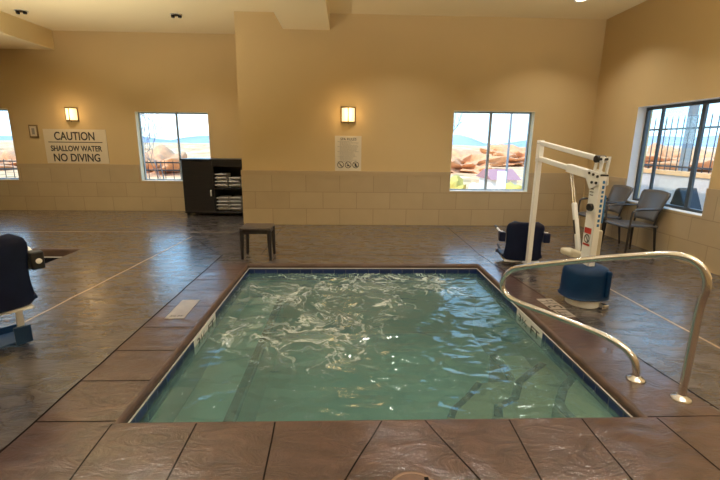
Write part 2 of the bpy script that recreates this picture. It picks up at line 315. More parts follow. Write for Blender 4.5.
# ------------------------------------------------------------------ mesh builder
class MB:
    def __init__(s): s.bm = bmesh.new()
    def box(s, a, b, mi=0):
        x0, y0, z0 = [min(a[i], b[i]) for i in range(3)]; x1, y1, z1 = [max(a[i], b[i]) for i in range(3)]
        v = [s.bm.verts.new(p) for p in ((x0,y0,z0),(x1,y0,z0),(x1,y1,z0),(x0,y1,z0),(x0,y0,z1),(x1,y0,z1),(x1,y1,z1),(x0,y1,z1))]
        for f in ((0,3,2,1),(4,5,6,7),(0,1,5,4),(1,2,6,5),(2,3,7,6),(3,0,4,7)):
            s.bm.faces.new([v[i] for i in f]).material_index = mi
        return s
    def obox(s, p0, p1, w, h, up=(0,0,1)):
        """bar of w x h section from p0 to p1"""
        p0, p1 = V(p0), V(p1); d = (p1-p0).normalized(); u = V(up)
        side = d.cross(u)
        if side.length < 1e-4: side = d.cross(V((1,0,0)))
        side.normalize(); u = side.cross(d).normalized()
        vs = []
        for p in (p0, p1):
            for (a, b) in ((-1,-1),(1,-1),(1,1),(-1,1)):
                vs.append(s.bm.verts.new(p + side*a*w/2 + u*b*h/2))
        for f in ((3,2,1,0),(4,5,6,7),(0,1,5,4),(1,2,6,5),(2,3,7,6),(3,0,4,7)):
            s.bm.faces.new([vs[i] for i in f])
        return s
    def tube(s, pts, r, seg=12, caps=True):
        pts = [V(p) for p in pts]; n = len(pts)
        rs = r if isinstance(r, (list, tuple)) else [r]*n
        prev = None; rings = []
        for i, p in enumerate(pts):
            t = (pts[min(i+1, n-1)] - pts[max(i-1, 0)])
            t.normalize()
            if prev is None:
                a = t.cross(V((0,0,1)))
                if a.length < 1e-3: a = t.cross(V((1,0,0)))
                a.normalize()
            else:
                a = prev - t*prev.dot(t); a.normalize()
            prev = a; b = t.cross(a)
            rings.append([s.bm.verts.new(p + (a*math.cos(2*PI*k/seg) + b*math.sin(2*PI*k/seg))*rs[i]) for k in range(seg)])
        for i in range(n-1):
            for k in range(seg):
                s.bm.faces.new((rings[i][k], rings[i][(k+1)%seg], rings[i+1][(k+1)%seg], rings[i+1][k]))
        if caps:
            s.bm.faces.new(rings[0][::-1]); s.bm.faces.new(rings[-1])
        return s
    def lathe(s, prof, c=(0,0,0), seg=32, sx=1.0, sy=1.0, sup=2.0):
        """profile (radius, z) turned about z through c; sup > 2 squares the section"""
        rings = []
        for (r, z) in prof:
            ring = []
            for k in range(seg):
                a = 2*PI*k/seg; ca, sa = math.cos(a), math.sin(a)
                q = (abs(ca)**sup + abs(sa)**sup)**(-1/sup)
                ring.append(s.bm.verts.new((c[0]+r*sx*ca*q, c[1]+r*sy*sa*q, c[2]+z)))
            rings.append(ring)
        for i in range(len(rings)-1):
            for k in range(seg):
                s.bm.faces.new((rings[i][k], rings[i][(k+1)%seg], rings[i+1][(k+1)%seg], rings[i+1][k]))
        s.bm.faces.new(rings[0][::-1]); s.bm.faces.new(rings[-1])
        return s
    def prism(s, poly, d, f):
        """polygon (u, v) extruded by d along w; f maps (u, v, w) to a point"""
        a = [s.bm.verts.new(f(u, v, 0)) for u, v in poly]; b = [s.bm.verts.new(f(u, v, d)) for u, v in poly]
        n = len(poly)
        s.bm.faces.new(a[::-1]); s.bm.faces.new(b)
        for i in range(n): s.bm.faces.new((a[i], a[(i+1)%n], b[(i+1)%n], b[i]))
        return s
    def ring(s, rect, prof, mi=0):
        """rectangle (x0, x1, y0, y1) swept by a profile of (outward offset, z)"""
        x0, x1, y0, y1 = rect; loops = []
        for (o, z) in prof:
            loops.append([s.bm.verts.new(p) for p in ((x0-o,y0-o,z),(x1+o,y0-o,z),(x1+o,y1+o,z),(x0-o,y1+o,z))])
        for i in range(len(loops)-1):
            for k in range(4):
                s.bm.faces.new((loops[i][k], loops[i][(k+1)%4], loops[i+1][(k+1)%4], loops[i+1][k])).material_index = mi
        return s
    def xf(s, mtx):
        bmesh.ops.transform(s.bm, matrix=mtx, verts=s.bm.verts); return s
    def build(s, name, m, parent=None, bevel=0.0, seg=2, angle=35, fix=True):
        if fix: bmesh.ops.recalc_face_normals(s.bm, faces=s.bm.faces)
        me = bpy.data.meshes.new(name); s.bm.to_mesh(me); s.bm.free()
        return obj(name, me, m, parent, bevel, seg, angle)

def world_loc(o):
    p = V((0,0,0))
    while o is not None:
        p = p + o.location; o = o.parent
    return p

def obj(name, me, m, parent=None, bevel=0.0, seg=2, angle=35):
    o = bpy.data.objects.new(name, me); COL.objects.link(o)
    for mm in (m if isinstance(m, (list, tuple)) else [m]): me.materials.append(mm)
    me.shade_smooth(); me.set_sharp_from_angle(angle=math.radians(angle))
    if bevel:
        b = o.modifiers.new('bevel', 'BEVEL'); b.width = bevel; b.segments = seg; b.limit_method = 'ANGLE'; b.angle_limit = math.radians(40)
    if parent is not None:
        o.parent = parent
        if parent.type == 'EMPTY': o.matrix_parent_inverse = Matrix.Translation(-parent.location)
    return o

def tag(o, label=None, cat=None, group=None, kind=None):
    if label: o['label'] = label
    if cat: o['category'] = cat
    if group: o['group'] = group
    if kind: o['kind'] = kind
    return o

def empty(name, loc, label, cat, group=None):
    o = bpy.data.objects.new(name, None); COL.objects.link(o); o.location = loc; o.empty_display_size = 0.1
    return tag(o, label, cat, group)

def copy_tree(o, parent=None):
    c = o.copy(); COL.objects.link(c); c.parent = parent
    for ch in list(o.children): copy_tree(ch, c)
    return c

def struct(o): o['kind'] = 'structure'; return o

_F = []
def text_mesh(body, size, mtx, name, m, parent, extrude=0.001, align='CENTER', space=1.0, width=None, bold=0.0):
    cu = bpy.data.curves.new('lettering_curve', 'FONT'); cu.body = body; cu.size = size; cu.extrude = extrude; cu.offset = bold
    cu.align_x = align; cu.align_y = 'CENTER'; cu.space_character = space
    t = bpy.data.objects.new('lettering_source', cu); COL.objects.link(t)
    dg = bpy.context.evaluated_depsgraph_get()
    me = bpy.data.meshes.new_from_object(t.evaluated_get(dg))
    bpy.data.objects.remove(t); bpy.data.curves.remove(cu)
    if width:
        xs = [v.co.x for v in me.vertices]; w = max(xs)-min(xs); me.transform(Matrix.Diagonal((width/w, 1, 1, 1)))
    me.transform(mtx); me.name = name; me.materials.clear()
    return obj(name, me, m, parent)

def face_negY(x, y, z):   # text standing on a wall that faces -y
    return Matrix.Translation((x, y, z)) @ Matrix.Rotation(PI/2, 4, 'X')

# ------------------------------------------------------------------ camera (from the fitted vanishing points)
F_PX = 416.217
pit, yaw, rol = [math.radians(a) for a in (-13.0199, 1.9952, 0.646)]
fw = V((math.sin(yaw)*math.cos(pit), math.cos(yaw)*math.cos(pit), math.sin(pit)))
rt = V((math.cos(yaw), -math.sin(yaw), 0)); up = rt.cross(fw)
r2 = rt*math.cos(rol) + up*math.sin(rol); u2 = up*math.cos(rol) - rt*math.sin(rol)
cd = bpy.data.cameras.new('camera'); cam = bpy.data.objects.new('camera', cd); COL.objects.link(cam)
cd.sensor_fit = 'HORIZONTAL'; cd.sensor_width = 36.0; cd.lens = 36.0*F_PX/720; cd.clip_start = 0.02; cd.clip_end = 2000
mw = Matrix.Identity(4)
for i in range(3):
    mw[i][0] = r2[i]; mw[i][1] = u2[i]; mw[i][2] = -fw[i]
mw.translation = (0, 0, 1.55)
cam.matrix_world = mw
S.camera = cam

# ------------------------------------------------------------------ room dimensions
YB, YL, XR, XC, H = 8.014, 9.595, 4.662, -1.959, 3.769
XL, YF = -9.6, -3.2
TH = 0.25
SPA = (-1.270, 1.751, 2.120, 5.281)
BIG = (-9.0, -3.90, -2.2, 6.05)

def cells(us, vs, holes):
    us = sorted(set(us)); vs = sorted(set(vs))
    for i in range(len(us)-1):
        for j in range(len(vs)-1):
            cu, cv = (us[i]+us[i+1])/2, (vs[j]+vs[j+1])/2
            if any(h[0] < cu < h[1] and h[2] < cv < h[3] for h in holes): continue
            yield us[i], us[i+1], vs[j], vs[j+1]

def wall(name, axis, c0, c1, u0, u1, z0, z1, holes, m):
    b = MB()
    us = [u0, u1] + [x for h in holes for x in h[:2]]; zs = [z0, z1] + [min(max(x, z0), z1) for h in holes for x in h[2:]]
    for a, bb, c, d in cells(us, zs, holes):
        if axis == 'y': b.box((a, c0, c), (bb, c1, d))
        else: b.box((c0, a, c), (c1, bb, d))
    bmesh.ops.remove_doubles(b.bm, verts=b.bm.verts, dist=1e-5)
    # drop faces shared by two neighbouring boxes
    seen = {}
    for f in b.bm.faces: seen.setdefault(tuple(sorted(v.index for v in f.verts)) if False else frozenset(v for v in f.verts), []).append(f)
    bmesh.ops.delete(b.bm, geom=[f for fs in seen.values() if len(fs) > 1 for f in fs], context='FACES')
    o = b.build(name, m, fix=False); o.data.shade_flat(); return struct(o)

W2 = (2.0, 3.53, 0.67, 2.17)
W1 = (-4.60, -3.03, 0.68, 2.18)
W0 = (-8.85, -7.28, 0.68, 2.20)
WR = (4.0, 6.81, 0.67, 2.17)
WR = (5.22, 6.81, 0.67, 2.17)

wall('wall_back', 'y', YB, YB+TH, XC, XR+TH, -0.3, H+0.2, [W2], M['wall'])
wall('wall_alcove', 'y', YL, YL+TH, XL-TH, XC+TH, -0.3, H+0.2, [W1, W0], M['wall'])
wall('wall_return', 'x', XC, XC+TH, YB+TH, YL, -0.3, H+0.2, [], M['wall'])
wall('wall_right', 'x', XR, XR+TH, YF-TH, YB, -0.3, H+0.2, [WR], M['wall'])
wall('wall_left', 'x', XL-TH, XL, YF-TH, YL, -0.3, H+0.2, [], M['wall'])
wall('wall_front', 'y', YF-TH, YF, XL, XR, -0.3, H+0.2, [], M['wall'])
b = MB(); b.box((XL-TH, YF-TH, H), (XR+TH, YB+TH, H+0.25)); b.box((XL-TH, YB+TH, H), (XC+TH, YL+TH, H+0.25))
struct(b.build('ceiling', M['ceil']))
b = MB(); b.box((-1.12, YF, 3.50), (-0.295, YB, H+0.1)); struct(b.build('ceiling_beam', M['ceil']))
b = MB(); b.box((XL, YF, 3.40), (-6.11, YL, H+0.1)); struct(b.build('ceiling_soffit', M['ceil']))

# tiled wainscot with its cap course
T, WS = 1.04, 0.018
CAPZ = 0.955
wall('wainscot_wall_back', 'y', YB-WS, YB, XC-WS, XR, 0, CAPZ, [W2], M['tile'])
wall('wainscot_wall_alcove', 'y', YL-WS, YL, XL, XC-WS, 0, CAPZ, [W1, W0], M['tile'])
wall('wainscot_wall_return', 'x', XC-WS, XC, YB, YL, 0, CAPZ, [], M['tile'])
wall('wainscot_wall_right', 'x', XR-WS, XR, YF, YB-WS, 0, CAPZ, [WR], M['tile'])
wall('trim_1', 'y', YB-WS-0.006, YB, XC-WS-0.006, XR, CAPZ, T, [W2], M['cap'])
wall('trim_2', 'y', YL-WS-0.006, YL, XL, XC-WS, CAPZ, T, [W1, W0], M['cap'])
wall('trim_3', 'x', XC-WS-0.006, XC, YB, YL, CAPZ, T, [], M['cap'])
wall('trim_4', 'x', XR-WS-0.006, XR, YF, YB-WS, CAPZ, T, [WR], M['cap'])

# ------------------------------------------------------------------ floor
def slant(x, y):
    if abs(x-2.13) < 1e-6: return 2.13 + (3.7-min(max(y, 1.66), 5.74))*0.078
    return x
b = MB(); E = 0.03
hs = [(SPA[0]-E, SPA[1]+E, SPA[2]-E, SPA[3]+E), (BIG[0]-E, BIG[1]+E, BIG[2]-E, BIG[3]+E)]
us = [XL, XR, -1.755, 2.13] + [h[i] for h in hs for i in (0, 1)]; vs = [YF, YL, 1.20, 5.74, YB] + [h[i] for h in hs for i in (2, 3)]
grid = {}
def gv(x, y):
    k = (round(x, 4), round(y, 4))
    if k not in grid: grid[k] = b.bm.verts.new((slant(x, y), y, 0))
    return grid[k]
for x0, x1, y0, y1 in cells(us, vs, hs):
    f = b.bm.faces.new((gv(x0,y0), gv(x1,y0), gv(x1,y1), gv(x0,y1)))
    cx, cy = (x0+x1)/2, (y0+y1)/2
    f.material_index = 1 if (1.20 < cy < 5.30 and -1.755 < cx < 2.13) or (cy < 2.09 and cx > -1.755) else 0
# rounded concrete nose round both pools
nose = [(0.03, 0.0), (0.018, -0.003), (0.008, -0.010), (0.002, -0.020), (0.0, -0.032), (0.0, -0.052), (0.02, -0.055)]
b.ring(SPA, nose, 2); b.ring(BIG, nose[:5] + [(0.0, -0.115), (0.02, -0.118)], 2)
# joints
def strip(p, q, w, mi, z=0.0012):
    p, q = V((p[0], p[1], 0)), V((q[0], q[1], 0)); d = (q-p); n = max(2, int(d.length/0.12)); s_ = V((-d.y, d.x, 0)).normalized()
    prev = None
    for i in range(n+1):
        c = p + d*(i/n) + s_*(noise.noise((p.x*3+i*0.37, p.y, mi))*0.010 if 0 < i < n else 0)
        a1, a2 = b.bm.verts.new(c + s_*w/2 + V((0,0,z))), b.bm.verts.new(c - s_*w/2 + V((0,0,z)))
        if prev: b.bm.faces.new((prev[0], prev[1], a2, a1)).material_index = mi
        prev = (a1, a2)
J = 0.0105
strip((-1.755, 1.2), (-1.74, 5.75), J+0.004, 3)
for y in (2.115, 2.53, 2.945, 3.36, 3.83, 4.28, 4.63, 5.02, 5.45): strip((-1.75, y), (-1.30, y), J*0.8, 3)
for p, q in (((-1.31, 2.09), (-1.27, 1.3)), ((-0.84, 2.09), (-0.83, 1.3)), ((-0.40, 2.09), (-0.37, 1.3)), ((0.21, 2.09), (-0.10, 1.45)),
             ((0.46, 2.09), (0.72, 1.45)), ((0.95, 2.09), (0.92, 1.3)), ((1.38, 2.09), (1.36, 1.3)), ((1.83, 2.09), (1.86, 1.3))): strip(p, q, J*0.8, 3)
strip((1.78, 2.10), (4.6, 2.08), J*0.6, 3)
strip((1.94, 5.76), (2.10, 3.84), J*0.9, 3); strip((2.10, 3.84), (2.27, 2.16), J, 3)
strip((-1.74, 5.75), (1.94, 5.74), J*0.6, 3)
strip((-2.96, 1.0), (-2.58, 6.95), 0.022, 4); strip((-9.0, 7.24), (-1.97, 7.28), 0.026, 4)
strip((2.94, 4.9), (2.99, 1.5), 0.024, 4)
strip((-2.6, 6.95), (-1.9, 5.9), 0.008, 3); strip((1.94, 5.76), (1.96, 7.99), 0.008, 3); strip((-1.2, 5.75), (-1.2, 7.99), 0.006, 3)
strip((-3.9, 4.2), (-2.9, 4.25), 0.008, 3)
o = b.build('floor', [M['floor'], M['coping'], M['nose'], M['joint'], M['pale_joint']], fix=False)
struct(o)

# ------------------------------------------------------------------ spa
spa = empty('hot_tub', (0.24, 3.70, -1.0), 'square in-ground spa with dark blue waterline tiles and submerged corner steps', 'hot tub')
b = MB(); b.ring(SPA, [(0.012, -0.05), (0.012, -1.0)])
f = [v for v in b.bm.verts if v.co.z < -0.9]; b.bm.faces.new(f)
b.build('basin', M['plaster'], spa)
b = MB(); b.ring(SPA, [(0.008, -0.055), (-0.006, -0.055), (-0.006, -0.061), (0.008, -0.061)]); b.build('edge_trim', M['trimwhite'], spa)
b = MB(); b.ring(SPA, [(0.010, -0.061), (-0.002, -0.061), (-0.002, -0.22), (0.010, -0.22)]); b.build('tile_band', M['bluetile'], spa)
# bench along the left and back walls, with a dark tile edge
b = MB(); b.box((SPA[0]-.005, SPA[2]-.005, -1.0), (-0.84, SPA[3]+.005, -0.46))
b.build('bench', M['plaster'], spa, bevel=0.02)
b = MB(); b.box((-0.90, SPA[2]+.02, -0.465), (-0.835, 5.26, -0.452)); b.box((-0.836, SPA[2]+.02, -0.52), (-0.830, 5.26, -0.452)); b.build('bench_edge_tile', M['nosing'], spa)
# corner steps: polygons into the near right corner, edge line given from the wall round to the front
def corner_step(edge, z):
    poly = [(SPA[1]-0.002, SPA[2]+0.002), (SPA[1]-0.002, edge[0][1])] + list(edge) + [(edge[-1][0], SPA[2]+0.002)]
    q = MB(); q.prism(poly, -z-1.0 if False else (z+1.0), lambda u, v, w: (u, v, -1.0+w)); q.build('step', M['steps'], spa, bevel=0.03, seg=3)
def edge_tile(edge, z, w=0.05, drop=0.05):
    w *= 1.3
    q = MB(); e = [V((x, y, 0)) for x, y in edge]; n = len(e)
    fine = []
    for i in range(n-1):
        for k in range(8): fine.append(e[i].lerp(e[i+1], k/8))
    fine.append(e[-1]); ins = []
    for i, p in enumerate(fine):
        t = fine[min(i+1, len(fine)-1)]-fine[max(i-1, 0)]; t.normalize(); nn = V((-t.y, t.x, 0))
        ins.append((p + nn*0.004, p + nn*w*1.0))
    for s0 in (1,):
        top, inn, low = [], [], []
        for a, c in ins:
            top.append(q.bm.verts.new((a.x, a.y, z+0.004))); inn.append(q.bm.verts.new((c.x, c.y, z+0.004))); low.append(q.bm.verts.new((a.x, a.y, z-drop)))
        for i in range(len(ins)-1):
            q.bm.faces.new((top[i], top[i+1], inn[i+1], inn[i])); q.bm.faces.new((top[i], top[i+1], low[i+1], low[i]))
    q.build('step_edge_tile', M['nosing'], spa)
S1 = [(1.62, 2.66), (1.50, 2.56), (1.435, 2.46), (1.43, 2.36), (1.445, 2.22)]
S1z = -0.20
S2 = [(1.66, 3.12), (1.46, 2.96), (1.30, 2.79), (1.19, 2.65), (1.05, 2.57), (1.0, 2.46), (0.98, 2.30)]
S2z = -0.28
def sc(e, z0, z1):   # slide an edge along the sight lines to another depth
    k = (1.55-z1)/(1.55-z0); return [(x*k, y*k) for x, y in e]
# edges below are set where the photograph sees them through the water
A1 = [(1.70, 2.75), (1.50, 2.58), (1.39, 2.42), (1.375, 2.33), (1.39, 2.24)]
A1 = sc(A1, -0.11, -0.16); A1[0] = (min(A1[0][0], 1.72), A1[0][1])
A2 = [(1.53, 2.93), (1.36, 2.79), (1.22, 2.66), (1.12, 2.48), (0.97, 2.385), (0.93, 2.27)]
A2 = sc(A2, -0.11, -0.30)
A3 = [(1.17, 3.05), (1.19, 2.85), (1.18, 2.68)]
A3 = sc(A3, -0.11, -0.45)
A4 = [(0.94, 2.66), (0.84, 2.53), (0.76, 2.44), (0.68, 2.36), (0.635, 2.27)]
A4 = sc(A4, -0.11, -0.45)
corner_step(A1, -0.16); edge_tile(A1, -0.16, 0.05)
corner_step(A2, -0.30); edge_tile(A2, -0.30, 0.05)
A34 = A3 + A4
corner_step(A34, -0.45); edge_tile(A3, -0.45, 0.05); edge_tile(A4, -0.45, 0.045)
# depth marks on the waterline tiles
def side_mark(side):
    if side == 'left':
        x, y0, y1 = SPA[0]+0.0, 3.24, 3.82; sgn = 1
    else:
        x, y0, y1 = SPA[1], 3.36, 3.92; sgn = -1
    q = MB(); q.box((x-0.001*sgn, y0, -0.205), (x+0.006*sgn, y1, -0.063)); pl = q.build('depth_plate', M['markerwhite'], spa, bevel=0.002)
    rot = Matrix.Rotation(PI/2, 4, 'X')
    rz = Matrix.Rotation(PI/2 if sgn > 0 else -PI/2, 4, 'Z')
    text_mesh('3½ FT', 0.11, Matrix.Translation((x+0.0085*sgn, (y0+y1)/2, -0.135)) @ rz @ rot, 'lettering', M['lettering'], pl, width=0.46)
    pl['label'] = 'white depth plate with black figures'
side_mark('left'); side_mark('right')

# water
def water_sheet(x0, x1, y0, y1, z, nx, ny, amp, calm=0.3):
    me = bpy.data.meshes.new('water'); vs, fs = [], []
    for j in range(ny+1):
        for i in range(nx+1):
            x, y = x0+(x1-x0)*i/nx, y0+(y1-y0)*j/ny
            h = noise.noise((x*2.3, y*2.9, 1.0))*amp + noise.noise((x*4.6, y*6.2, 4.0))*amp*0.7 + noise.noise((x*9, y*14, 9.0))*amp*0.42
            k = min(1.0, min(x-x0, x1-x, y-y0, y1-y)/calm); vs.append((x, y, z+h*(0.25+0.75*k)))
    for j in range(ny):
        for i in range(nx):
            a = j*(nx+1)+i; fs.append((a, a+1, a+nx+2, a+nx+1))
    me.from_pydata(vs, [], fs); return me
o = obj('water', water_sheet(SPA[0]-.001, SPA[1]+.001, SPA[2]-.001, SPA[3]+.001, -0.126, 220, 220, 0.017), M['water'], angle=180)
tag(o, 'cloudy green bubbling water with white foam filling the square spa', 'water', kind='stuff')

# swimming pool on the left
pool = empty('swimming_pool', (-6.4, 2.0, -1.3), 'dark in-ground swimming pool behind the navy lift chair', 'pool')
b = MB(); b.ring(BIG, [(0.012, -0.05), (0.012, -1.3)]); b.bm.faces.new([v for v in b.bm.verts if v.co.z < -1.2]); b.build('basin', M['darkpool'], pool)
b = MB(); b.ring(BIG, [(0.008, -0.118), (-0.008, -0.118), (-0.008, -0.130), (0.008, -0.130)]); b.build('edge_trim', M['trimwhite'], pool)
b = MB(); b.ring(BIG, [(0.010, -0.130), (0.002, -0.130), (0.002, -0.36), (0.010, -0.36)]); b.build('tile_band', M['nosing'], pool)
o = obj('water', water_sheet(BIG[0]-.001, BIG[1]+.001, BIG[2]-.001, BIG[3]+.001, -0.21, 60, 80, 0.006), M['pool_water'], angle=180)
tag(o, 'still dark water in the swimming pool beside the navy lift chair', 'water', kind='stuff')

# ------------------------------------------------------------------ windows
def window(name, axis, c, u0, u1, z0, z1, mulls, fw_=0.03, fm='alu', lm='reveal'):
    """frame set back in the opening; axis 'y' = wall of constant y"""
    def P(u, w, z): return (u, c+w, z) if axis == 'y' else (c+w, u, z)
    b = MB(); d0, d1 = 0.14, 0.19
    b.box(P(u0, d0, z0), P(u0+fw_, d1, z1)); b.box(P(u1-fw_, d0, z0), P(u1, d1, z1))
    b.box(P(u0+fw_, d0, z0), P(u1-fw_, d1, z0+fw_)); b.box(P(u0+fw_, d0, z1-fw_), P(u1-fw_, d1, z1))
    fr = struct(b.build(name, M[fm]))
    for u, w in mulls:
        q = MB(); q.box(P(u-w/2, d0+0.005, z0+fw_), P(u+w/2, d1-0.005, z1-fw_)); q.build('mullion', M[fm], fr, bevel=0.003)
    edges = [u0+fw_] + [m for u, w in mulls for m in (u-w/2, u+w/2)] + [u1-fw_]
    for k in range(0, len(edges), 2):
        q = MB(); q.box(P(edges[k], 0.162, z0+fw_), P(edges[k+1], 0.168, z1-fw_)); q.build('pane', M['glass'], fr)
    q = MB(); q.box(P(u0, -0.012, z0-0.0), P(u1, d0, z0+0.012)); q.build('sill', M['sillwhite'], fr, bevel=0.004)
    for a_, b_ in ((P(u0, 0.001, z0+.012), P(u0+.006, d0, z1)), (P(u1-.006, 0.001, z0+.012), P(u1, d0, z1)), (P(u0+.006, 0.001, z1-.006), P(u1-.006, d0, z1))):
        q = MB(); q.box(a_, b_); q.build('daylit_reveal_lining', M[lm], fr)  # added linings, coloured pale so the reveals look daylit
    return fr
window('window_1', 'y', YB, *W2, [(2.755, 0.045)])
window('window_2', 'y', YL, *W1, [(-3.77, 0.04)])
window('window_3', 'y', YL, *W0, [(-8.05, 0.04)])
window('window_4', 'x', XR, *WR, [(6.46, 0.035), (5.70, 0.06)], fw_=0.05, fm='darkframe', lm='whitereveal')

# ------------------------------------------------------------------ signs and wall fittings
def flat_box(name, x0, x1, z0, z1, y, d, m, parent=None, bevel=0.002):
    b = MB(); b.box((x0, y-d, z0), (x1, y, z1)); return b.build(name, m, parent, bevel)
sg = empty('caution_sign', (-5.935, YL, 1.05), 'wide cream caution sign about shallow water on the alcove wall', 'sign')
pb = flat_box('panel', -6.605, -5.265, 1.055, 1.79, YL, 0.012, M['signcream'], sg)
yl = YL-0.0135
text_mesh('CAUTION', 0.245, face_negY(-5.945, yl, 1.635), 'lettering', M['lettering'], sg, width=0.86, extrude=.002, bold=.0035)
flat_box('rule_line', -6.52, -5.36, 1.505, 1.522, yl+.001, 0.002, M['lettering'], sg, 0)
text_mesh('SHALLOW WATER', 0.165, face_negY(-5.94, yl, 1.372), 'lettering', M['lettering'], sg, width=1.10, extrude=.002, bold=.0035)
text_mesh('NO DIVING', 0.235, face_negY(-5.95, yl, 1.172), 'lettering', M['lettering'], sg, width=1.00, extrude=.002, bold=.0035)

sg = empty('rules_sign', (0.035, YB, 1.045), 'small pale spa rules sign with three prohibition symbols under the wall lamp', 'sign')
flat_box('panel', -0.212, 0.285, 1.045, 1.69, YB, 0.008, M['signpaper'], sg)
yb = YB-0.0092
text_mesh('SPA RULES', 0.066, face_negY(0.04, yb, 1.628), 'lettering', M['lettering'], sg, width=0.30)
rr = random.Random(3)
q = MB(); z = 1.585
for k in range(17):
    x = -0.12 if k % 4 else -0.16
    end = rr.uniform(0.08, 0.23)
    while x < end:
        w = rr.uniform(0.012, 0.04); q.box((x, yb-0.001, z-0.004), (min(x+w, end), yb, z+0.004)); x += w+0.008
    z -= 0.0215 if k % 4 != 3 else 0.027
q.build('small_print', M['greyprint'], sg)
for cx, kind in ((-0.105, 0), (0.038, 1), (0.18, 2)):
    q = MB(); cz = 1.158
    q.bm.free(); q.bm = bmesh.new()
    seg = 28; ro, ri = 0.062, 0.051
    for k in range(seg):
        a0, a1 = 2*PI*k/seg, 2*PI*(k+1)/seg
        vs_ = [q.bm.verts.new((cx+r_*math.cos(a), yb-0.0008, cz+r_*math.sin(a))) for r_, a in ((ri,a0),(ro,a0),(ro,a1),(ri,a1))]
        q.bm.faces.new(vs_)
    q.obox((cx-0.04, yb-0.001, cz+0.04), (cx+0.04, yb-0.001, cz-0.04), 0.001, 0.010, up=(0.7, 0, 0.7))
    if kind == 0: q.tube([(cx-0.018, yb-0.001, cz+0.02), (cx, yb-0.001, cz-0.005), (cx+0.022, yb-0.001, cz-0.03)], [0.008, 0.011, 0.006], 6)
    elif kind == 1:
        q.box((cx-0.026, yb-0.0015, cz-0.026), (cx+0.026, yb-0.0005, cz-0.006)); q.tube([(cx, yb-0.001, cz), (cx, yb-0.001, cz+0.025)], 0.006, 6)
    else: q.tube([(cx+0.004, yb-0.001, cz+0.03), (cx-0.004, yb-0.001, cz), (cx+0.012, yb-0.001, cz-0.034)], [0.012, 0.018, 0.012], 6)
    q.build('prohibition_symbol', M['lettering'], sg, fix=False)

nt_ = empty('wall_notice', (-6.80, YL, 1.60), 'small framed wall notice beside the large caution sign', 'notice')
flat_box('frame', -6.895, -6.705, 1.60, 1.875, YL, 0.022, M['brass'], nt_, 0.004)
flat_box('notice_face', -6.868, -6.732, 1.632, 1.843, YL-0.022, 0.003, M['signcream'], nt_)
flat_box('notice_print', -6.83, -6.77, 1.67, 1.80, YL-0.025, 0.001, M['greyprint'], nt_, 0)

def sconce(x, y, z, label):
    t = empty('wall_sconce', (x, y, z), label, 'wall lamp', 'lit wall sconces')
    h, w, d = 0.27, 0.125, 0.10
    def arc(r, d_, n=14): return [(x+r*math.cos(PI+PI*k/n), y-0.012+d_*math.sin(PI+PI*k/n)) for k in range(n+1)]
    b = MB(); b.box((x-w-.012, y-0.012, z-h/2-.01), (x+w+.012, y, z+h/2+.01)); b.build('back_plate', M['brass'], t, 0.003)
    b = MB(); a = arc(w-.008, d-.008); lo = [b.bm.verts.new((p[0], p[1], z-h/2+.01)) for p in a]; hi = [b.bm.verts.new((p[0], p[1], z+h/2-.01)) for p in a]
    for i in range(len(a)-1): b.bm.faces.new((lo[i], lo[i+1], hi[i+1], hi[i]))
    b.bm.faces.new(lo); b.build('lamp_shade', M['lamp'], t)
    b = MB()
    for zz in (z-h/2+.008, z+h/2-.008):
        a = arc(w, d)
        for i in range(len(a)-1): b.obox((a[i][0], a[i][1], zz), (a[i+1][0], a[i+1][1], zz), 0.008, 0.016)
    for k in (0.5,):
        b.box((x-0.009, y-0.012-d-.003, z-h/2), (x+0.009, y-0.012-d+.006, z+h/2))
    b.box((x-w-.004, y-.03, z-h/2), (x-w+.006, y-.012, z+h/2)); b.box((x+w-.006, y-.03, z-h/2), (x+w+.004, y-.012, z+h/2))
    b.build('frame', M['brass'], t)
    b = MB(); b.lathe([(0.004, -0.03), (0.011, -0.022), (0.013, -0.012), (0.006, 0.0)], (x, y-.06, z-h/2), 12); b.build('finial', M['brass'], t)
    l = bpy.data.lights.new('sconce_light', 'POINT'); l.energy = 5; l.color = (1.0, 0.62, 0.26); l.shadow_soft_size = 0.12
    lo_ = bpy.data.objects.new('sconce_light', l); COL.objects.link(lo_); lo_.location = (x, y-0.20, z+0.02)
sconce(0.035, YB, 2.065, 'lit half-round wall lamp above the spa rules sign')
sconce(-5.935, YL, 2.10, 'lit half-round wall lamp above the caution sign')

def downlight(x, y, label, lit):
    t = empty('ceiling_downlight', (x, y, H), label, 'ceiling light', 'recessed ceiling downlights')
    b = MB(); b.lathe([(0.105, 0.0), (0.105, -0.012), (0.085, -0.014), (0.075, -0.004), (0.075, 0.0)], (x, y, H), 28); b.build('trim_ring', M['white' if lit else 'cream'], t)
    if lit:
        b = MB(); b.lathe([(0.072, -0.004), (0.074, -0.010), (0.05, -0.013)], (x, y, H), 24); b.build('lens', M['canlamp'], t)
    else:
        for s_ in (-1, 1):
            b = MB(); b.lathe([(0.028, -0.014), (0.032, -0.02), (0.032, -0.05), (0.026, -0.055)], (x+s_*0.062, y, H), 16); b.build('spot_head', M['darkleg'], t)
        b = MB(); b.box((x-0.05, y-.012, H-.03), (x+.05, y+.012, H-.014)); b.build('bar', M['brass'], t)
downlight(-5.73, 8.24, 'two-headed ceiling spot near the left soffit', False)
downlight(-3.05, 8.27, 'two-headed ceiling spot above the alcove window', False)
downlight(3.63, 7.0, 'bright round downlight above the window by the pool lift', True)

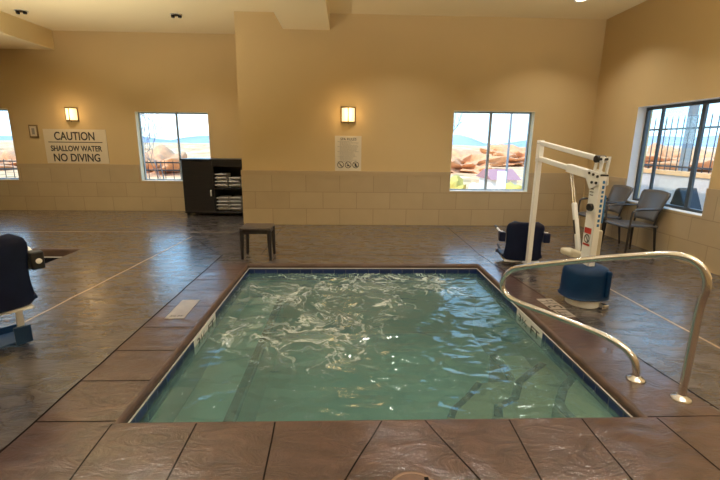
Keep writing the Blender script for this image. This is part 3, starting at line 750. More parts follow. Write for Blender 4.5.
# ------------------------------------------------------------------ towel cabinet
CX0, CX1, CY0, CY1, CZ = -3.44, -2.165, 8.93, 9.555, 1.205
cab = empty('towel_cabinet', ((CX0+CX1)/2, (CY0+CY1)/2, 0), 'black towel cabinet with one door and open shelves of folded towels', 'cabinet')
b = MB(); t = 0.025
b.box((CX0, CY0+.02, 0.06), (CX0+t, CY1, CZ-.035)); b.box((CX1-0.05, CY0, 0.06), (CX1, CY1, CZ-.035))
b.box((CX0+t, CY1-.015, 0.06), (CX1-.05, CY1, CZ-.035)); b.box((CX0+t, CY0+.02, 0.06), (CX1-.05, CY1-.015, 0.10))
b.box((-2.81, CY0, 0.10), (-2.785, CY1-.015, CZ-.035)); b.box((CX0, CY0, 0.06), (CX1-.05, CY0+.02, 0.10)); b.box((-2.785, CY0, 1.05), (CX1-.05, CY0+.02, CZ-.035))
b.build('body', M['cabinet'], cab, 0.003)
b = MB(); b.box((CX0-.02, CY0-.02, CZ-.035), (CX1+.015, CY1, CZ)); b.build('cabinet_top', M['cabinet'], cab, 0.006)
b = MB(); b.box((CX0+.004, CY0-.002, 0.105), (-2.815, CY0+.018, CZ-.04)); dr = b.build('door', M['cabinet'], cab, 0.004)
b = MB(); b.box((-2.875, CY0-.022, 0.43), (-2.845, CY0-.004, 0.56)); h_ = b.build('handle', M['white'], dr, 0.006); h_['label'] = 'pale metal handle'
b = MB(); b.box((-3.22, CY0-.007, 0.845), (-3.03, CY0-.002, 0.855)); b.build('label_slot', M['darkleg'], dr)
b = MB(); b.box((-2.785, CY0+.015, 0.575), (CX1-.05, CY1-.015, 0.60)); b.build('shelf', M['cabinet'], cab, 0.002)
for x in (CX0+.03, CX1-.06):
    for y in (CY0+.05, CY1-.06):
        b = MB(); b.box((x, y-.03, 0), (x+.05, y+.02, 0.06)); b.build('foot', M['cabinet'], cab, 0.004)

def towel_mesh(w, d, h):
    """a folded towel: two leaves round a rolled front edge"""
    b = MB(); n = 10
    q = h*0.34
    def roll(y0, z0, hh): return [(y0+0.014-0.014*math.sin(PI*k/n), z0+0.5*hh-0.5*hh*math.cos(PI*k/n)) for k in range(n+1)]
    prof = [(d, 0.0)] + roll(0.11, 0.0, q) + [(0.15, q+.002), (0.15, h-q-.001)] + roll(0.0, h-q, q) + [(d, h)]
    m = 6; rows = []
    for i in range(m+1):
        x = -w/2 + w*i/m; sag = 0.006*abs(2*i/m-1)**2
        rows.append([b.bm.verts.new((x, y, z-sag*(z/h))) for y, z in prof])
    k_ = len(prof)
    for i in range(m):
        for j in range(k_): b.bm.faces.new((rows[i][j], rows[i][(j+1)%k_], rows[i+1][(j+1)%k_], rows[i+1][j]))
    b.bm.faces.new(rows[0][::-1]); b.bm.faces.new(rows[-1])
    bmesh.ops.recalc_face_normals(b.bm, faces=b.bm.faces)
    me = bpy.data.meshes.new('towel'); b.bm.to_mesh(me); b.bm.free(); return me
stacks = [(-2.655, 0.602, 4, 'upper', 'left'), (-2.375, 0.602, 3, 'upper', 'right'), (-2.655, 0.102, 4, 'lower', 'left'), (-2.375, 0.102, 4, 'lower', 'right')]
proto = None
names = {1: ['only'], 3: ['bottom', 'middle', 'top'], 4: ['bottom', 'second lowest', 'third lowest', 'top'], 5: ['bottom', 'second lowest', 'middle', 'second highest', 'top']}
for sx, sz, n, sh, sd in stacks:
    z = sz
    for k in range(n):
        hh = 0.072
        if proto is None:
            proto = obj('towel', towel_mesh(0.235, 0.34, hh), M['towel'], angle=60); o = proto
        else:
            o = proto.copy(); COL.objects.link(o)
        o.location = (sx + random.uniform(-.008, .008), CY0+.03+random.uniform(0, .03), z); o.rotation_euler = (0, 0, random.uniform(-.03, .03))
        tag(o, f'folded white towel, {names[n][k]} of the {sd} stack on the {sh} cabinet shelf', 'towel', 'folded towels in the cabinet')
        z += hh + 0.004

# ------------------------------------------------------------------ small stool beside the spa
st = empty('side_stool', (-1.19, 5.66, 0), 'low dark brown resin stool at the far left corner of the spa', 'stool')
x0, x1, y0, y1 = -1.42, -1.01, 5.48, 5.84
b = MB(); b.box((x0, y0, 0.405), (x1, y1, 0.44)); b.build('stool_top', M['stooltop'], st, 0.012, 3)
b = MB()
b.box((x0+.03, y0+.015, 0.355), (x1-.03, y0+.035, 0.405)); b.box((x0+.03, y1-.035, 0.355), (x1-.03, y1-.015, 0.405))
b.box((x0+.015, y0+.03, 0.355), (x0+.035, y1-.03, 0.405)); b.box((x1-.035, y0+.03, 0.355), (x1-.015, y1-.03, 0.405)); b.build('apron', M['darkleg'], st, 0.002)
for lx, sx in ((x0+.025, -1), (x1-.025, 1)):
    for ly, sy in ((y0+.025, -1), (y1-.025, 1)):
        b = MB(); b.tube([(lx, ly, 0.405), (lx+sx*.004, ly, 0.2), (lx+sx*.010, ly, 0.0)], [0.031, 0.027, 0.021], 4); b.build('leg', M['darkleg'], st, 0.003)

# ------------------------------------------------------------------ arm chairs by the right wall
def arm_chair(x, y, rz, label):
    t = empty('arm_chair', (0, 0, 0), label, 'chair', 'grey armchairs by the right wall')
    b = MB()   # seat, faces -x
    nx, ny = 10, 8; rows = []
    for i in range(nx+1):
        u = i/nx; row = []
        for j in range(ny+1):
            v = j/ny*2-1; row.append(b.bm.verts.new((-0.25+0.48*u, v*(0.245-.01*u), 0.435-0.022*math.sin(PI*u)*(1-v*v)-0.02*u - 0.03*max(0, 1-u*6)**2)))
        rows.append(row)
    for i in range(nx):
        for j in range(ny): b.bm.faces.new((rows[i][j], rows[i+1][j], rows[i+1][j+1], rows[i][j+1]))
    s_ = b.build('seat', M['wicker'], t, fix=True); m_ = s_.modifiers.new('solid', 'SOLIDIFY'); m_.thickness = 0.03; m_.offset = 0
    b = MB(); rows = []
    for i in range(nx+1):
        u = i/nx; row = []; z = 0.48+0.445*u; half = 0.205+0.07*u**1.2
        if u > 0.9: half -= 0.025*((u-0.9)/0.1)**2
        for j in range(ny+1):
            v = j/ny*2-1; row.append(b.bm.verts.new((0.205+0.13*u**1.3-0.035*v*v+0.02, v*half, z-0.015*v*v*u)))
        rows.append(row)
    for i in range(nx):
        for j in range(ny): b.bm.faces.new((rows[i][j], rows[i+1][j], rows[i+1][j+1], rows[i][j+1]))
    s_ = b.build('backrest', M['wicker'], t); m_ = s_.modifiers.new('solid', 'SOLIDIFY'); m_.thickness = 0.024; m_.offset = 0
    for s in (-1, 1):
        b = MB(); b.tube([(0.19, s*.20, 0.40), (0.205, s*.20, 0.5), (0.232, s*.21, 0.66)], 0.014, 8); b.build('back_post', M['darkleg'], t)
    for bx_, hw_ in ((0.20, .21), (-.21, .23)):
        b = MB(); b.obox((bx_, -hw_, 0.403), (bx_, hw_, 0.403), 0.025, 0.03); b.build('crossbar', M['darkleg'], t)
    for s in (-1, 1):
        b = MB()
        b.tube([(-0.225, s*.265, 0.40), (-0.232, s*.27, 0.55), (-0.222, s*.272, 0.635), (-0.19, s*.272, 0.665), (-0.05, s*.272, 0.675), (0.12, s*.262, 0.672), (0.245, s*.235, 0.675)],
               [0.014, 0.014, 0.015, 0.017, 0.018, 0.017, 0.014], 10)
        b.build('armrest', M['armgrey'], t)
        b = MB(); b.tube([(-0.225, s*.262, 0.41), (-0.232, s*.267, 0.2), (-0.245, s*.272, 0.0)], [0.019, 0.017, 0.014], 8); b.build('leg', M['darkleg'], t)
        b = MB(); b.tube([(0.20, s*.215, 0.41), (0.215, s*.235, 0.2), (0.235, s*.25, 0.0)], [0.019, 0.017, 0.014], 8); b.build('leg', M['darkleg'], t)
    t.location = (x, y, 0); t.rotation_euler = (0, 0, rz)
    return t
c2 = arm_chair(4.30, 6.03, 0.05, 'grey armchair with dark legs under the right window, nearer one')
c1 = copy_tree(c2); c1.location = (4.27, 6.78, 0); c1.rotation_euler = (0, 0, -0.03)
c1['label'] = 'grey armchair partly hidden behind the white lift mast'

# ------------------------------------------------------------------ pool lifts
def rounded_plate(w_top, w_bot, h, th, curve, r, cols=14, rowsn=14, waist=0.0):
    """curved seat shell in local coordinates: x across, z up from 0, faces +y"""
    b = MB(); rows = []
    for i in range(rowsn+1):
        u = i/rowsn; z = h*u
        half = (w_bot*(1-u)+w_top*u)/2 - waist*math.sin(PI*min(u*1.25, 1))
        dt = (1-u)*h
        if dt < r: half -= r - math.sqrt(max(0, r*r-(r-dt)**2))
        if u*h < r*0.6: q = r*0.6; half -= (q - math.sqrt(max(0, q*q-(q-u*h)**2)))
        rows.append([b.bm.verts.new((v*half, curve*v*v, z)) for v in [j/cols*2-1 for j in range(cols+1)]])
    for i in range(rowsn):
        for j in range(cols): b.bm.faces.new((rows[i][j], rows[i][j+1], rows[i+1][j+1], rows[i+1][j]))
    return b

def lift_seat(root, loc, rz, footrest):
    """seat facing local +y, origin at the middle of the seat pan's rear edge"""
    X = Matrix.Translation(loc) @ Matrix.Rotation(rz, 4, 'Z')
    b = rounded_plate(0.46, 0.50, 0.52, 0.03, 0.05, 0.09, waist=0.022); b.xf(X @ Matrix.Rotation(0.10, 4, 'X')); back = b.build('backrest', M['navy'], root)
    m_ = back.modifiers.new('solid', 'SOLIDIFY'); m_.thickness = 0.035; m_.offset = 0; bb = back.modifiers.new('bevel', 'BEVEL'); bb.width = 0.012; bb.segments = 3; bb.limit_method = 'ANGLE'
    b = MB(); n = 10; rows = []
    for i in range(n+1):
        u = i/n; rows.append([b.bm.verts.new((v*(0.245+.01*u), 0.02+0.44*u, 0.03+0.03*v*v-0.02*math.sin(PI*u)-(0.05*max(0, u-0.8)/0.2))) for v in [j/10*2-1 for j in range(11)]])
    for i in range(n):
        for j in range(10): b.bm.faces.new((rows[i][j], rows[i][j+1], rows[i+1][j+1], rows[i+1][j]))
    b.xf(X); pan = b.build('seat', M['navy'], root); m_ = pan.modifiers.new('solid', 'SOLIDIFY'); m_.thickness = 0.035; m_.offset = 0
    b = MB(); b.obox((-.22, .03, -.015), (.22, .03, -.015), .04, .02)
    b.xf(X); b.build('seat_crossbar', M['white'], root, 0.004)
    for s in (-1, 1):
        b = MB(); b.obox((s*.2, 0.05, -.015), (s*.2, .36, -.015), .04, .02); b.xf(X); b.build('seat_rail', M['white'], root, 0.004)
    for s in (-1, 1):
        b = MB(); b.box((s*.235, -0.02, 0.25), (s*.315, 0.075, 0.375)); b.xf(X); piv = b.build('armrest_pivot', M['black'] if footrest else M['navy'], root, 0.012, 3)
        b = MB(); b.lathe([(0.019, 0), (0.019, 0.004), (0.010, 0.007)], (0, 0, 0), 14); b.xf(X @ (Matrix.Translation((s*.28, -0.02, 0.31)) @ Matrix.Rotation(PI/2, 4, 'X') if footrest else Matrix.Translation((s*.28, 0.04, 0.375)))); b.build('pivot_cap', M['white'], piv)
        b = MB(); b.tube([(s*.275, 0.06, 0.34), (s*.28, 0.2, 0.355), (s*.28, 0.36, 0.36)], 0.014, 8); b.xf(X); arm = b.build('armrest', M['white'], root)
        b = MB(); b.tube([(s*.28, 0.34, 0.36), (s*.28, 0.47, 0.36)], 0.019, 10); b.xf(X); b.build('grip', M['black'], arm)
    if footrest:
        b = MB()
        b.box((-.245, .40, -.40), (.245, .66, -.385))
        for s in (-1, 1): b.box((s*.245, .36, -.40), (s*.225, .66, -.30))
        b.box((-.245, .645, -.40), (.245, .66, -.33)); b.box((-.245, .36, -.40), (-.14, .385, -.26)); b.box((.245, .36, -.40), (.14, .385, -.26))
        b.xf(X); b.build('footrest', M['footblue'], root, 0.006)
        for s in (-1, 1):
            b = MB(); b.obox((s*.19, .34, -.02), (s*.19, .42, -.38), .045, .018, up=(0, 1, 0))
            b.xf(X); b.build('footrest_hanger', M['white'], root, 0.004)
    else:
        for s in (-1, 1):
            b = MB(); b.tube([(s*.2, .36, -.01), (s*.2, .50, .05), (s*.2, .62, .07)], 0.015, 8)
            b.xf(X); b.build('footrest_arm', M['black'], root)

def bolt(b, p, r=0.016, nx=-1):
    b.tube([p, (p[0]+nx*0.012, p[1], p[2])], r, 10)

def pool_lift(mast, tip, zt, seat, seat_rz, label, footrest, detail=True):
    """mast = (x, y); tip = (x, y) of the hanging post; zt = its top"""
    mx, my = mast; r_ = empty('pool_lift', (mx, my, 0), label, 'pool lift', 'accessible pool lifts')
    d = V((tip[0]-mx, tip[1]-my, 0)); d.normalize(); s_ = V((d.y, -d.x, 0))      # d along the arm, s_ to its right
    def P(a, c, z): return tuple(V((mx, my, 0)) + d*a + s_*c + V((0, 0, z)))
    R = Matrix(((s_.x, d.x, 0, mx), (s_.y, d.y, 0, my), (0, 0, 1, 0), (0, 0, 0, 1)))    # local (right, along, up)
    b = MB(); b.lathe([(0.17, 0.0), (0.18, 0.01), (0.18, 0.085), (0.16, 0.10)], (0, 0, 0), 36, 0.86, 0.95); b.xf(R); b.build('base', M['white'], r_)
    b = MB(); b.box((0.09, -.20, 0.0), (0.15, -.13, 0.05)); b.xf(R); b.build('floor_clamp', M['steel'], r_, 0.008)
    b = MB(); b.lathe([(0.246, 0.088), (0.250, 0.095), (0.234, 0.110), (0.231, 0.20), (0.226, 0.33), (0.210, 0.380), (0.17, 0.402), (0.06, 0.41)], (0, 0, 0), 48, 0.90, 0.80, 2.6)
    b.xf(R); cv = b.build('base_cover', M['blue'], r_, angle=50); cv['label'] = 'dark blue rounded drum cover'
    b = MB(); b.box((0.10, -.195, 0.12), (0.145, -.15, 0.385)); b.xf(R); b.build('cover_rib', M['blue'], cv, 0.015, 3)
    hw, hl = 0.035, 0.072
    b = MB(); b.box((-hw, -hl, 0.40), (hw, hl, 1.28)); b.xf(R); ms = b.build('mast', M['white'], r_, 0.008)
    b = MB(); b.box((-hw-.004, -hl-.004, 1.28), (hw+.004, -0.03, 1.295)); b.xf(R); b.build('mast_cap', M['black'], ms)
    if detail:
        b = MB(); b.tube([(-hw, 0.0, 0.98), (-hw-.03, 0.0, 0.98)], 0.036, 16); b.xf(R); b.build('knob', M['black'], ms)
        b = MB()
        for k, w in enumerate((.05, .055, .045)): b.box((-hw-.001, -.0, 1.09+.03*k), (-hw-.0025, w, 1.098+.03*k))
        b.xf(R); b.build('print_lines', M['lettering'], ms)
        b = MB(); b.box((-hw-.001, -.055, 0.60), (-hw-.003, .055, 0.78)); b.xf(R); lb = b.build('warning_label', M['markerwhite'], ms)
        b = MB(); b.box((-hw-.003, -.052, 0.722), (-hw-.004, .052, 0.778)); b.box((-hw-.003, -.052, 0.602), (-hw-.004, .052, 0.622)); b.xf(R); b.build('red_band', M['red'], lb)
        b = MB()
        for k in range(20):
            a0, a1 = 2*PI*k/20, 2*PI*(k+1)/20
            b.bm.faces.new([b.bm.verts.new((-hw-.0045, r0*math.cos(a), 0.671+r0*math.sin(a))) for r0, a in ((.032, a0), (.043, a0), (.043, a1), (.032, a1))])
        b.obox((-hw-.0045, -.028, .643), (-hw-.0045, .028, .699), .001, .01, up=(0, 1, -1)); b.xf(R); b.build('prohibition_symbol', M['lettering'], lb)
        b = MB(); z = 0.80; rr_ = random.Random(5)
        while z < 1.24:
            w = rr_.uniform(.018, .032); b.box((-.006, -hl-.0025, z), (.016, -hl-.001, z+w)); z += w+.018
        b.xf(R); b.build('blue_lettering', M['brightblue'], ms)
        b = MB(); b.box((hw, -.05, 0.50), (hw+.055, .06, 0.76)); b.xf(R); bx = b.build('battery_box', M['cream'], r_, 0.015, 3)
        b = MB(); b.box((hw, -.06, 0.83), (hw+.03, -.01, 1.10)); b.xf(R); b.build('handset', M['brightblue'], r_, 0.01, 3)
        b = MB(); b.tube([P(0.02, hw+.01, .86), P(.06, hw+.03, .8), P(.16, hw, .62), P(.12, 0, .48)], 0.008, 6); b.build('cable', M['black'], r_)
    b = MB()                                                   # head plates
    poly = [(-0.085, 1.20), (0.06, 1.15), (0.13, 1.235), (0.15, 1.30), (0.10, 1.335), (-0.07, 1.30)]
    b.bm.free()
    for c in (-hw-.008, hw):
        b = MB(); b.prism(poly, 0.008, lambda u, v, w: P(u, c+w, v)); b.build('head_plate', M['white'], r_)
    for u, v in ((0.02, 1.29), (0.085, 1.30), (-0.045, 1.275), (0.03, 1.215), (-0.035, 1.215)):
        b = MB(); b.tube([P(u, -hw-.006, v), P(u, -hw-.018, v)], 0.013, 10); b.build('bolt', M['black'], r_)
    b = MB()
    for c in (-hw, hw-.008): b.prism([(-.065, 1.29), (-.035, 1.29), (-.03, 1.46), (-.085, 1.46)], 0.008, lambda u, v, w: P(u, c+w, v))
    b.prism([(.02, 1.29), (.06, 1.29), (.03, 1.46), (-.01, 1.46)], 0.008, lambda u, v, w: P(u, -hw+w, v))
    b.build('upper_bracket', M['white'], r_)
    b = MB(); b.tube([P(-.05, -hw-.014, 1.435), P(-.05, hw+.004, 1.435)], 0.012, 12); b.tube([P(.012, -hw-.016, 1.435), P(.012, hw, 1.435)], 0.034, 16); b.build('pivot', M['black'], r_)
    Ltip = (V((tip[0], tip[1], 0))-V((mx, my, 0))).length
    b = MB(); b.obox(P(-0.04, 0, 1.425), P(Ltip, 0, zt), 0.05, 0.05); b.build('upper_arm', M['white'], r_, 0.008)
    z0, z1 = 1.265, zt-0.185
    zz = lambda a: z0+(z1-z0)*a/Ltip
    b = MB(); b.obox(P(0.0, 0, zz(0)), P(0.52, 0, zz(0.52)), 0.06, 0.085); b.obox(P(0.50, 0, zz(.50)), P(Ltip, 0, z1), 0.048, 0.055); b.build('lower_arm', M['white'], r_, 0.008)
    b = MB(); b.obox(P(Ltip, 0, zt+.03), P(Ltip, 0, z1-.04), 0.064, 0.07, up=tuple(d))
    for z in (zt, z1): b.tube([P(Ltip, -.045, z), P(Ltip, .045, z)], 0.014, 10)
    b.build('arm_joint', M['white'], r_, 0.006)
    b = MB(); b.obox(P(Ltip, 0, z1), P(Ltip, 0, seat[2]-.03), 0.06, 0.055, up=tuple(d)); b.build('seat_post', M['white'], r_, 0.008)
    b = MB()
    a0, t0, a1, t1 = 0.16, 0.50, 0.45, zz(0.45)-.05
    p0, p1 = V(P(a0, 0, t0)), V(P(a1, 0, t1))
    b.bm.free()
    for c in (-.012, .012):
        b = MB(); b.tube([p0.lerp(p1, .5)+s_*c, p1+s_*c], 0.008, 8); b.build('actuator_rod', M['steel'], r_)
    b = MB(); b.obox(p0, p0.lerp(p1, 0.62), 0.045, 0.045); ab = b.build('actuator', M['white'], r_, 0.012, 3)
    b = MB(); b.obox(p0.lerp(p1, .22)-s_*.024, p0.lerp(p1, .40)-s_*.024, 0.003, 0.028); b.build('actuator_sticker', M['lettering'], ab)
    b = MB(); b.box((-.045, .06, 0.425), (.045, .24, 0.51)); b.box((-.06, .18, 0.42), (.06, .40, 0.485)); b.xf(R); b.build('motor_housing', M['cream'], r_, 0.02, 3)
    lift_seat(r_, seat, seat_rz, footrest)
    sb = MB(); X = Matrix.Translation(seat) @ Matrix.Rotation(seat_rz, 4, 'Z'); q = X @ V((0, .06, -.012))
    sb.obox(P(Ltip, 0, seat[2]-.012), tuple(q), 0.05, 0.03); sb.build('seat_bracket', M['white'], r_, 0.005)
    return r_

pool_lift((2.395, 3.90), (2.335, 5.06), 1.585, (2.30, 5.16, 0.085), -0.16, 'white pool lift with blue drum base and navy seat at the right of the spa', False)
pool_lift((-3.35, 2.25), (-2.50, 2.52), 1.75, (-2.31, 2.63, 0.43), 0.85, 'pool lift at left edge with navy chair and blue footrest', True, detail=False)

# ------------------------------------------------------------------ handrail
rail = empty('pool_handrail', (2.05, 2.37, 0), 'looped stainless steel handrail beside the near right spa corner', 'handrail')
Bp = V((2.12, 2.27, 0)); dr_ = V((-0.529, 0.8486, 0))
ctrl = [(0.0, 0.0), (0.0, 0.30), (0.0, 0.62), (-0.012, 0.74), (0.0, 0.81), (0.035, 0.866), (0.09, 0.897), (0.17, 0.902), (0.30, 0.873), (0.61, 0.775), (0.95, 0.655), (1.20, 0.562), (1.30, 0.515), (1.365, 0.45), (1.392, 0.37),
        (1.375, 0.305), (1.32, 0.262), (1.22, 0.245), (1.05, 0.242), (0.84, 0.240), (0.60, 0.235), (0.46, 0.222), (0.36, 0.192), (0.295, 0.14), (0.268, 0.07), (0.262, 0.0)]
def catmull(pts, n=6):
    out = []
    for i in range(len(pts)-1):
        p0, p1, p2, p3 = [V((pts[max(0, min(len(pts)-1, k))][0], pts[max(0, min(len(pts)-1, k))][1])) for k in (i-1, i, i+1, i+2)]
        for k in range(n):
            t = k/n; out.append(0.5*((2*p1)+(-p0+p2)*t+(2*p0-5*p1+4*p2-p3)*t*t+(-p0+3*p1-3*p2+p3)*t**3))
    out.append(V(pts[-1])); return out
pts = [Bp + dr_*q.x + V((0, 0, max(0, q.y))) for q in catmull(ctrl)]
b = MB(); b.tube(pts, 0.0235, 20); b.build('rail_tube', M['steel'], rail, angle=60)
for a in (0.0, 0.262):
    p = Bp + dr_*a
    b = MB(); b.lathe([(0.058, 0.0), (0.058, 0.006), (0.050, 0.016), (0.030, 0.024), (0.0245, 0.034)], (p.x, p.y, 0), 32); b.build('flange', M['steel'], rail, angle=50)

# ------------------------------------------------------------------ deck markers and skimmer lid
def deck_tile(name, cx, cy, w, l, rz, m, texts, label, dots=False):
    t = empty(name, (cx, cy, 0), label, 'floor tile')
    X = Matrix.Translation((cx, cy, 0)) @ Matrix.Rotation(rz, 4, 'Z')
    b = MB(); b.box((-w/2, -l/2, 0.0), (w/2, l/2, 0.004)); b.xf(X); b.build('tile', m, t, 0.001)
    for body, size, x, y, rr_, wd in texts:
        text_mesh(body, size, X @ Matrix.Translation((x, y, 0.0045)) @ Matrix.Rotation(rr_, 4, 'Z'), 'lettering', M['lettering'], t, extrude=0.0005, width=wd)
    return t
deck_tile('deck_marker', -1.545, 3.765, 0.17, 0.46, 0.03, M['markertile'], [('3½ FT', 0.05, 0, -0.18, 0, 0.11)], 'pale rectangular depth marker tile on the left coping')
deck_tile('deck_marker', 2.065, 3.87, 0.16, 0.28, 0.06, M['markertile'], [('3½', 0.20, 0.0, 0.0, PI/2, 0.22)], 'cream depth marker tile with dark figures beside the blue lift base')
deck_tile('deck_marker', 2.075, 3.625, 0.13, 0.17, 0.06, M['markertile'], [('FT', 0.13, 0.0, 0.0, PI/2, 0.11)], 'smaller cream marker tile nearest the handrail foot')
lid = empty('skimmer_lid', (0.318, 1.60, 0), 'round tan skimmer lid set in the front coping', 'lid')
b = MB(); b.lathe([(0.122, 0.0), (0.122, 0.003), (0.118, 0.0045), (0.112, 0.004), (0.110, 0.003), (0.109, 0.002)], (0.318, 1.585, 0), 48); b.build('rim', M['lidrim'], lid)
b = MB(); b.lathe([(0.108, 0.0015), (0.107, 0.0042), (0.02, 0.0046)], (0.318, 1.585, 0), 48); cv = b.build('cover', M['lid'], lid)
b = MB(); b.box((0.376, 1.645, 0.0042), (0.396, 1.668, 0.0062)); b.build('finger_notch', M['joint'], cv)

# ------------------------------------------------------------------ outside
def terrain():
    me = bpy.data.meshes.new('desert_ground'); vs, fs = [], []
    def steps(a, b_): 
        out = []; x = 0.0; s = 0.8
        while x < b_: out.append(x); x += s; s *= 1.09
        return out
    px = steps(0, 420); xs = sorted(set([-v-2 for v in px] + [v-2 for v in px])); ys = [v+4 for v in px]; ys = sorted(set([-v+4 for v in px if v < 60] + ys))
    def h(x, y):
        r = math.hypot(x+2, y-4)
        base = -0.35 - 1.7*min(1, max(0, (r-9)/22))
        base += 0.5*noise.noise((x*.05, y*.05, 0))*min(1, max(0, (r-9)/10)) + 0.10*noise.noise((x*.4, y*.4, 3))
        if r > 45: base += (r-45)*0.0065 + 3.0*max(0, noise.noise((x*.018, y*.018, 7)))*min(1, (r-45)/60) + 0.8*noise.noise((x*.06, y*.06, 5))*min(1, (r-45)/60)
        return base
    idx = {}
    for j, y in enumerate(ys):
        for i, x in enumerate(xs): idx[i, j] = len(vs); vs.append((x, y, h(x, y)))
    for j in range(len(ys)-1):
        for i in range(len(xs)-1):
            cx, cy = (xs[i]+xs[i+1])/2, (ys[j]+ys[j+1])/2
            if XL-.2 < cx < XR+.2 and YF-.2 < cy < YL-.5: continue
            fs.append((idx[i,j], idx[i+1,j], idx[i+1,j+1], idx[i,j+1]))
    me.from_pydata(vs, [], fs); return me
struct(obj('desert_ground', terrain(), M['desert'], angle=180))
# far range of mountains
b = MB(); n = 90
top, bot = [], []
for i in range(n+1):
    a = math.radians(-62 + 150*i/n); r = 620
    hgt = 6 + 26*max(0, noise.noise((i*.11, 3.3, 0))+0.15) + 9*noise.noise((i*.4, 1.0, 0))
    x, y = r*math.sin(a), r*math.cos(a)
    k = 1.25
    bot.append(b.bm.verts.new((x, y, -8))); top.append((b.bm.verts.new((x*1.08, y*1.08, max(3, hgt))), b.bm.verts.new((x*k, y*k, -8))))
for i in range(n):
    b.bm.faces.new((bot[i], bot[i+1], top[i+1][0], top[i][0])); b.bm.faces.new((top[i][0], top[i+1][0], top[i+1][1], top[i][1]))
struct(b.build('mountains', M['mountain']))

def fence(name, p, q, z0, zt, rails, gap, label, peak=0.12):
    p, q = V((p[0], p[1], 0)), V((q[0], q[1], 0)); d = q-p; n = int(d.length/gap)
    t = empty(name, (p.x, p.y, z0), label, 'fence', 'black iron fences outside')
    for z in rails:
        b = MB(); b.obox(p+V((0,0,z)), q+V((0,0,z)), 0.035, 0.04); b.build('rail', M['iron'], t)
    b = MB()
    for k in range(n+1):
        c = p + d*(k/n); b.tube([c+V((0,0,z0)), c+V((0,0,zt-.06)), c+V((0,0,zt))], [0.011, 0.011, 0.003], 6)
    b.build('pickets', M['iron'], t)['kind'] = 'stuff' if n > 100 else 'part'
    return t
lw = empty('garden_wall', (7.5, 9.5, -0.4), 'low pinkish grey garden wall outside the right window', 'wall')
b = MB(); b.box((7.4, 4.0, -0.5), (7.62, 14.0, 0.93)); b.build('wall_face', M['stucco'], lw)
b = MB(); b.box((7.37, 4.0, 0.93), (7.65, 14.0, 1.03)); b.build('wall_cap', M['orange'], lw, 0.01)
fence('iron_fence', (7.5, 4.2), (7.5, 13.8), 1.03, 2.24, (1.96, 1.12), 0.175, 'black iron fence with pointed pickets outside the right window')
fence('iron_fence', (-11.5, 13.6), (-3.4, 13.6), -0.6, 0.98, (0.66, 0.9, -0.2), 0.26, 'low black fence outside the alcove window')
pl = empty('light_pole', (8.4, 10.2, -0.4), 'thick grey pole rising behind the fence outside the right window', 'pole')
b = MB(); b.tube([(8.4, 10.25, -0.45), (8.4, 10.25, 4.4)], 0.10, 14); b.build('shaft', M['polegrey'], pl)
pl = empty('thin_pole', (6.5, 17.0, -0.8), 'thin grey pole outside the window behind the lift arm', 'pole')
b = MB(); b.tube([(6.55, 17.0, -1.2), (6.55, 17.0, 5.5)], [0.05, 0.035], 10); b.build('shaft', M['polegrey'], pl)
wp = MB(); wp.box((5.15, 14.0, -0.6), (5.42, 14.2, 0.70)); tag(wp.build('white_post', M['palewall'], bevel=0.02), 'short white post outside the window behind the lift arm', 'post')
bd = empty('distant_building', (12.0, 33.0, -1.5), 'low distant building with long mauve roof beyond the back window', 'building')
b = MB(); b.box((10.9, 31, -2.9), (12.8, 34, -0.95)); b.build('wall_face', M['palewall'], bd)
b = MB(); b.prism([(30.6, -0.95), (34.4, -0.95), (32.5, -0.25)], 2.3, lambda u, v, w: (10.7+w, u, v)); b.build('roof', M['mauve'], bd)
cvr = MB(); cvr.prism([(6.22, 0.45), (6.66, 0.50), (6.55, 0.90), (6.48, 0.93)], 0.3, lambda u, v, w: (5.3+w, u, v)); 
tag(cvr.build('wedge_cover', M['dark'], bevel=0.02), 'dark wedge-shaped cover close outside the right window', 'cover')
lw2 = MB(); lw2.box((5.3, 6.24, -0.5), (5.58, 6.64, 0.44)); tag(lw2.build('utility_box', M['dark'], bevel=0.02), 'dark box under the wedge cover outside the right window', 'box')

def bare_tree(x, y, z0, h, seed, label, lean=(0, 0), spread=0.5, start=0.30, depth=5, thick=0.024):
    rg = random.Random(seed); t = empty('bare_tree', (x, y, z0), label, 'tree', 'bare desert trees outside')
    tr = MB(); br = MB()
    def grow(p, d, ln, r, dep, mb):
        k = 4; pts_, rs = [p], [r]; cur = p.copy(); dd = d.copy()
        for i in range(k):
            dd = (dd + V((rg.uniform(-.12, .12), rg.uniform(-.12, .12), rg.uniform(-.02, .08)))).normalized(); cur = cur + dd*ln/k; pts_.append(cur.copy()); rs.append(max(0.004, r*(1-0.5*(i+1)/k)))
        mb.tube(pts_, rs, 6)
        if dep > 0:
            for i in range(rg.randint(2, 4)):
                q = pts_[rg.randint(2, k)]; nd = (dd + V((rg.uniform(-1, 1)*spread*1.6, rg.uniform(-1, 1)*spread*1.6, rg.uniform(-.2, .6)))).normalized()
                grow(q, nd, ln*rg.uniform(.55, .8), r*.5, dep-1, br)
    d0 = V((lean[0], lean[1], 1)).normalized()
    grow(V((x, y, z0)), d0, h*start, thick, depth, tr)
    tr.build('trunk', M['bark'], t, angle=180); br.build('branches', M['bark'], t, angle=180)
bare_tree(-4.95, 11.9, -0.5, 5.0, 4, 'bare twiggy tree outside the alcove window')
bare_tree(1.75, 11.2, -0.5, 4.0, 11, 'bare branched tree outside the window behind the lift arm', lean=(0.35, 0), spread=0.45)

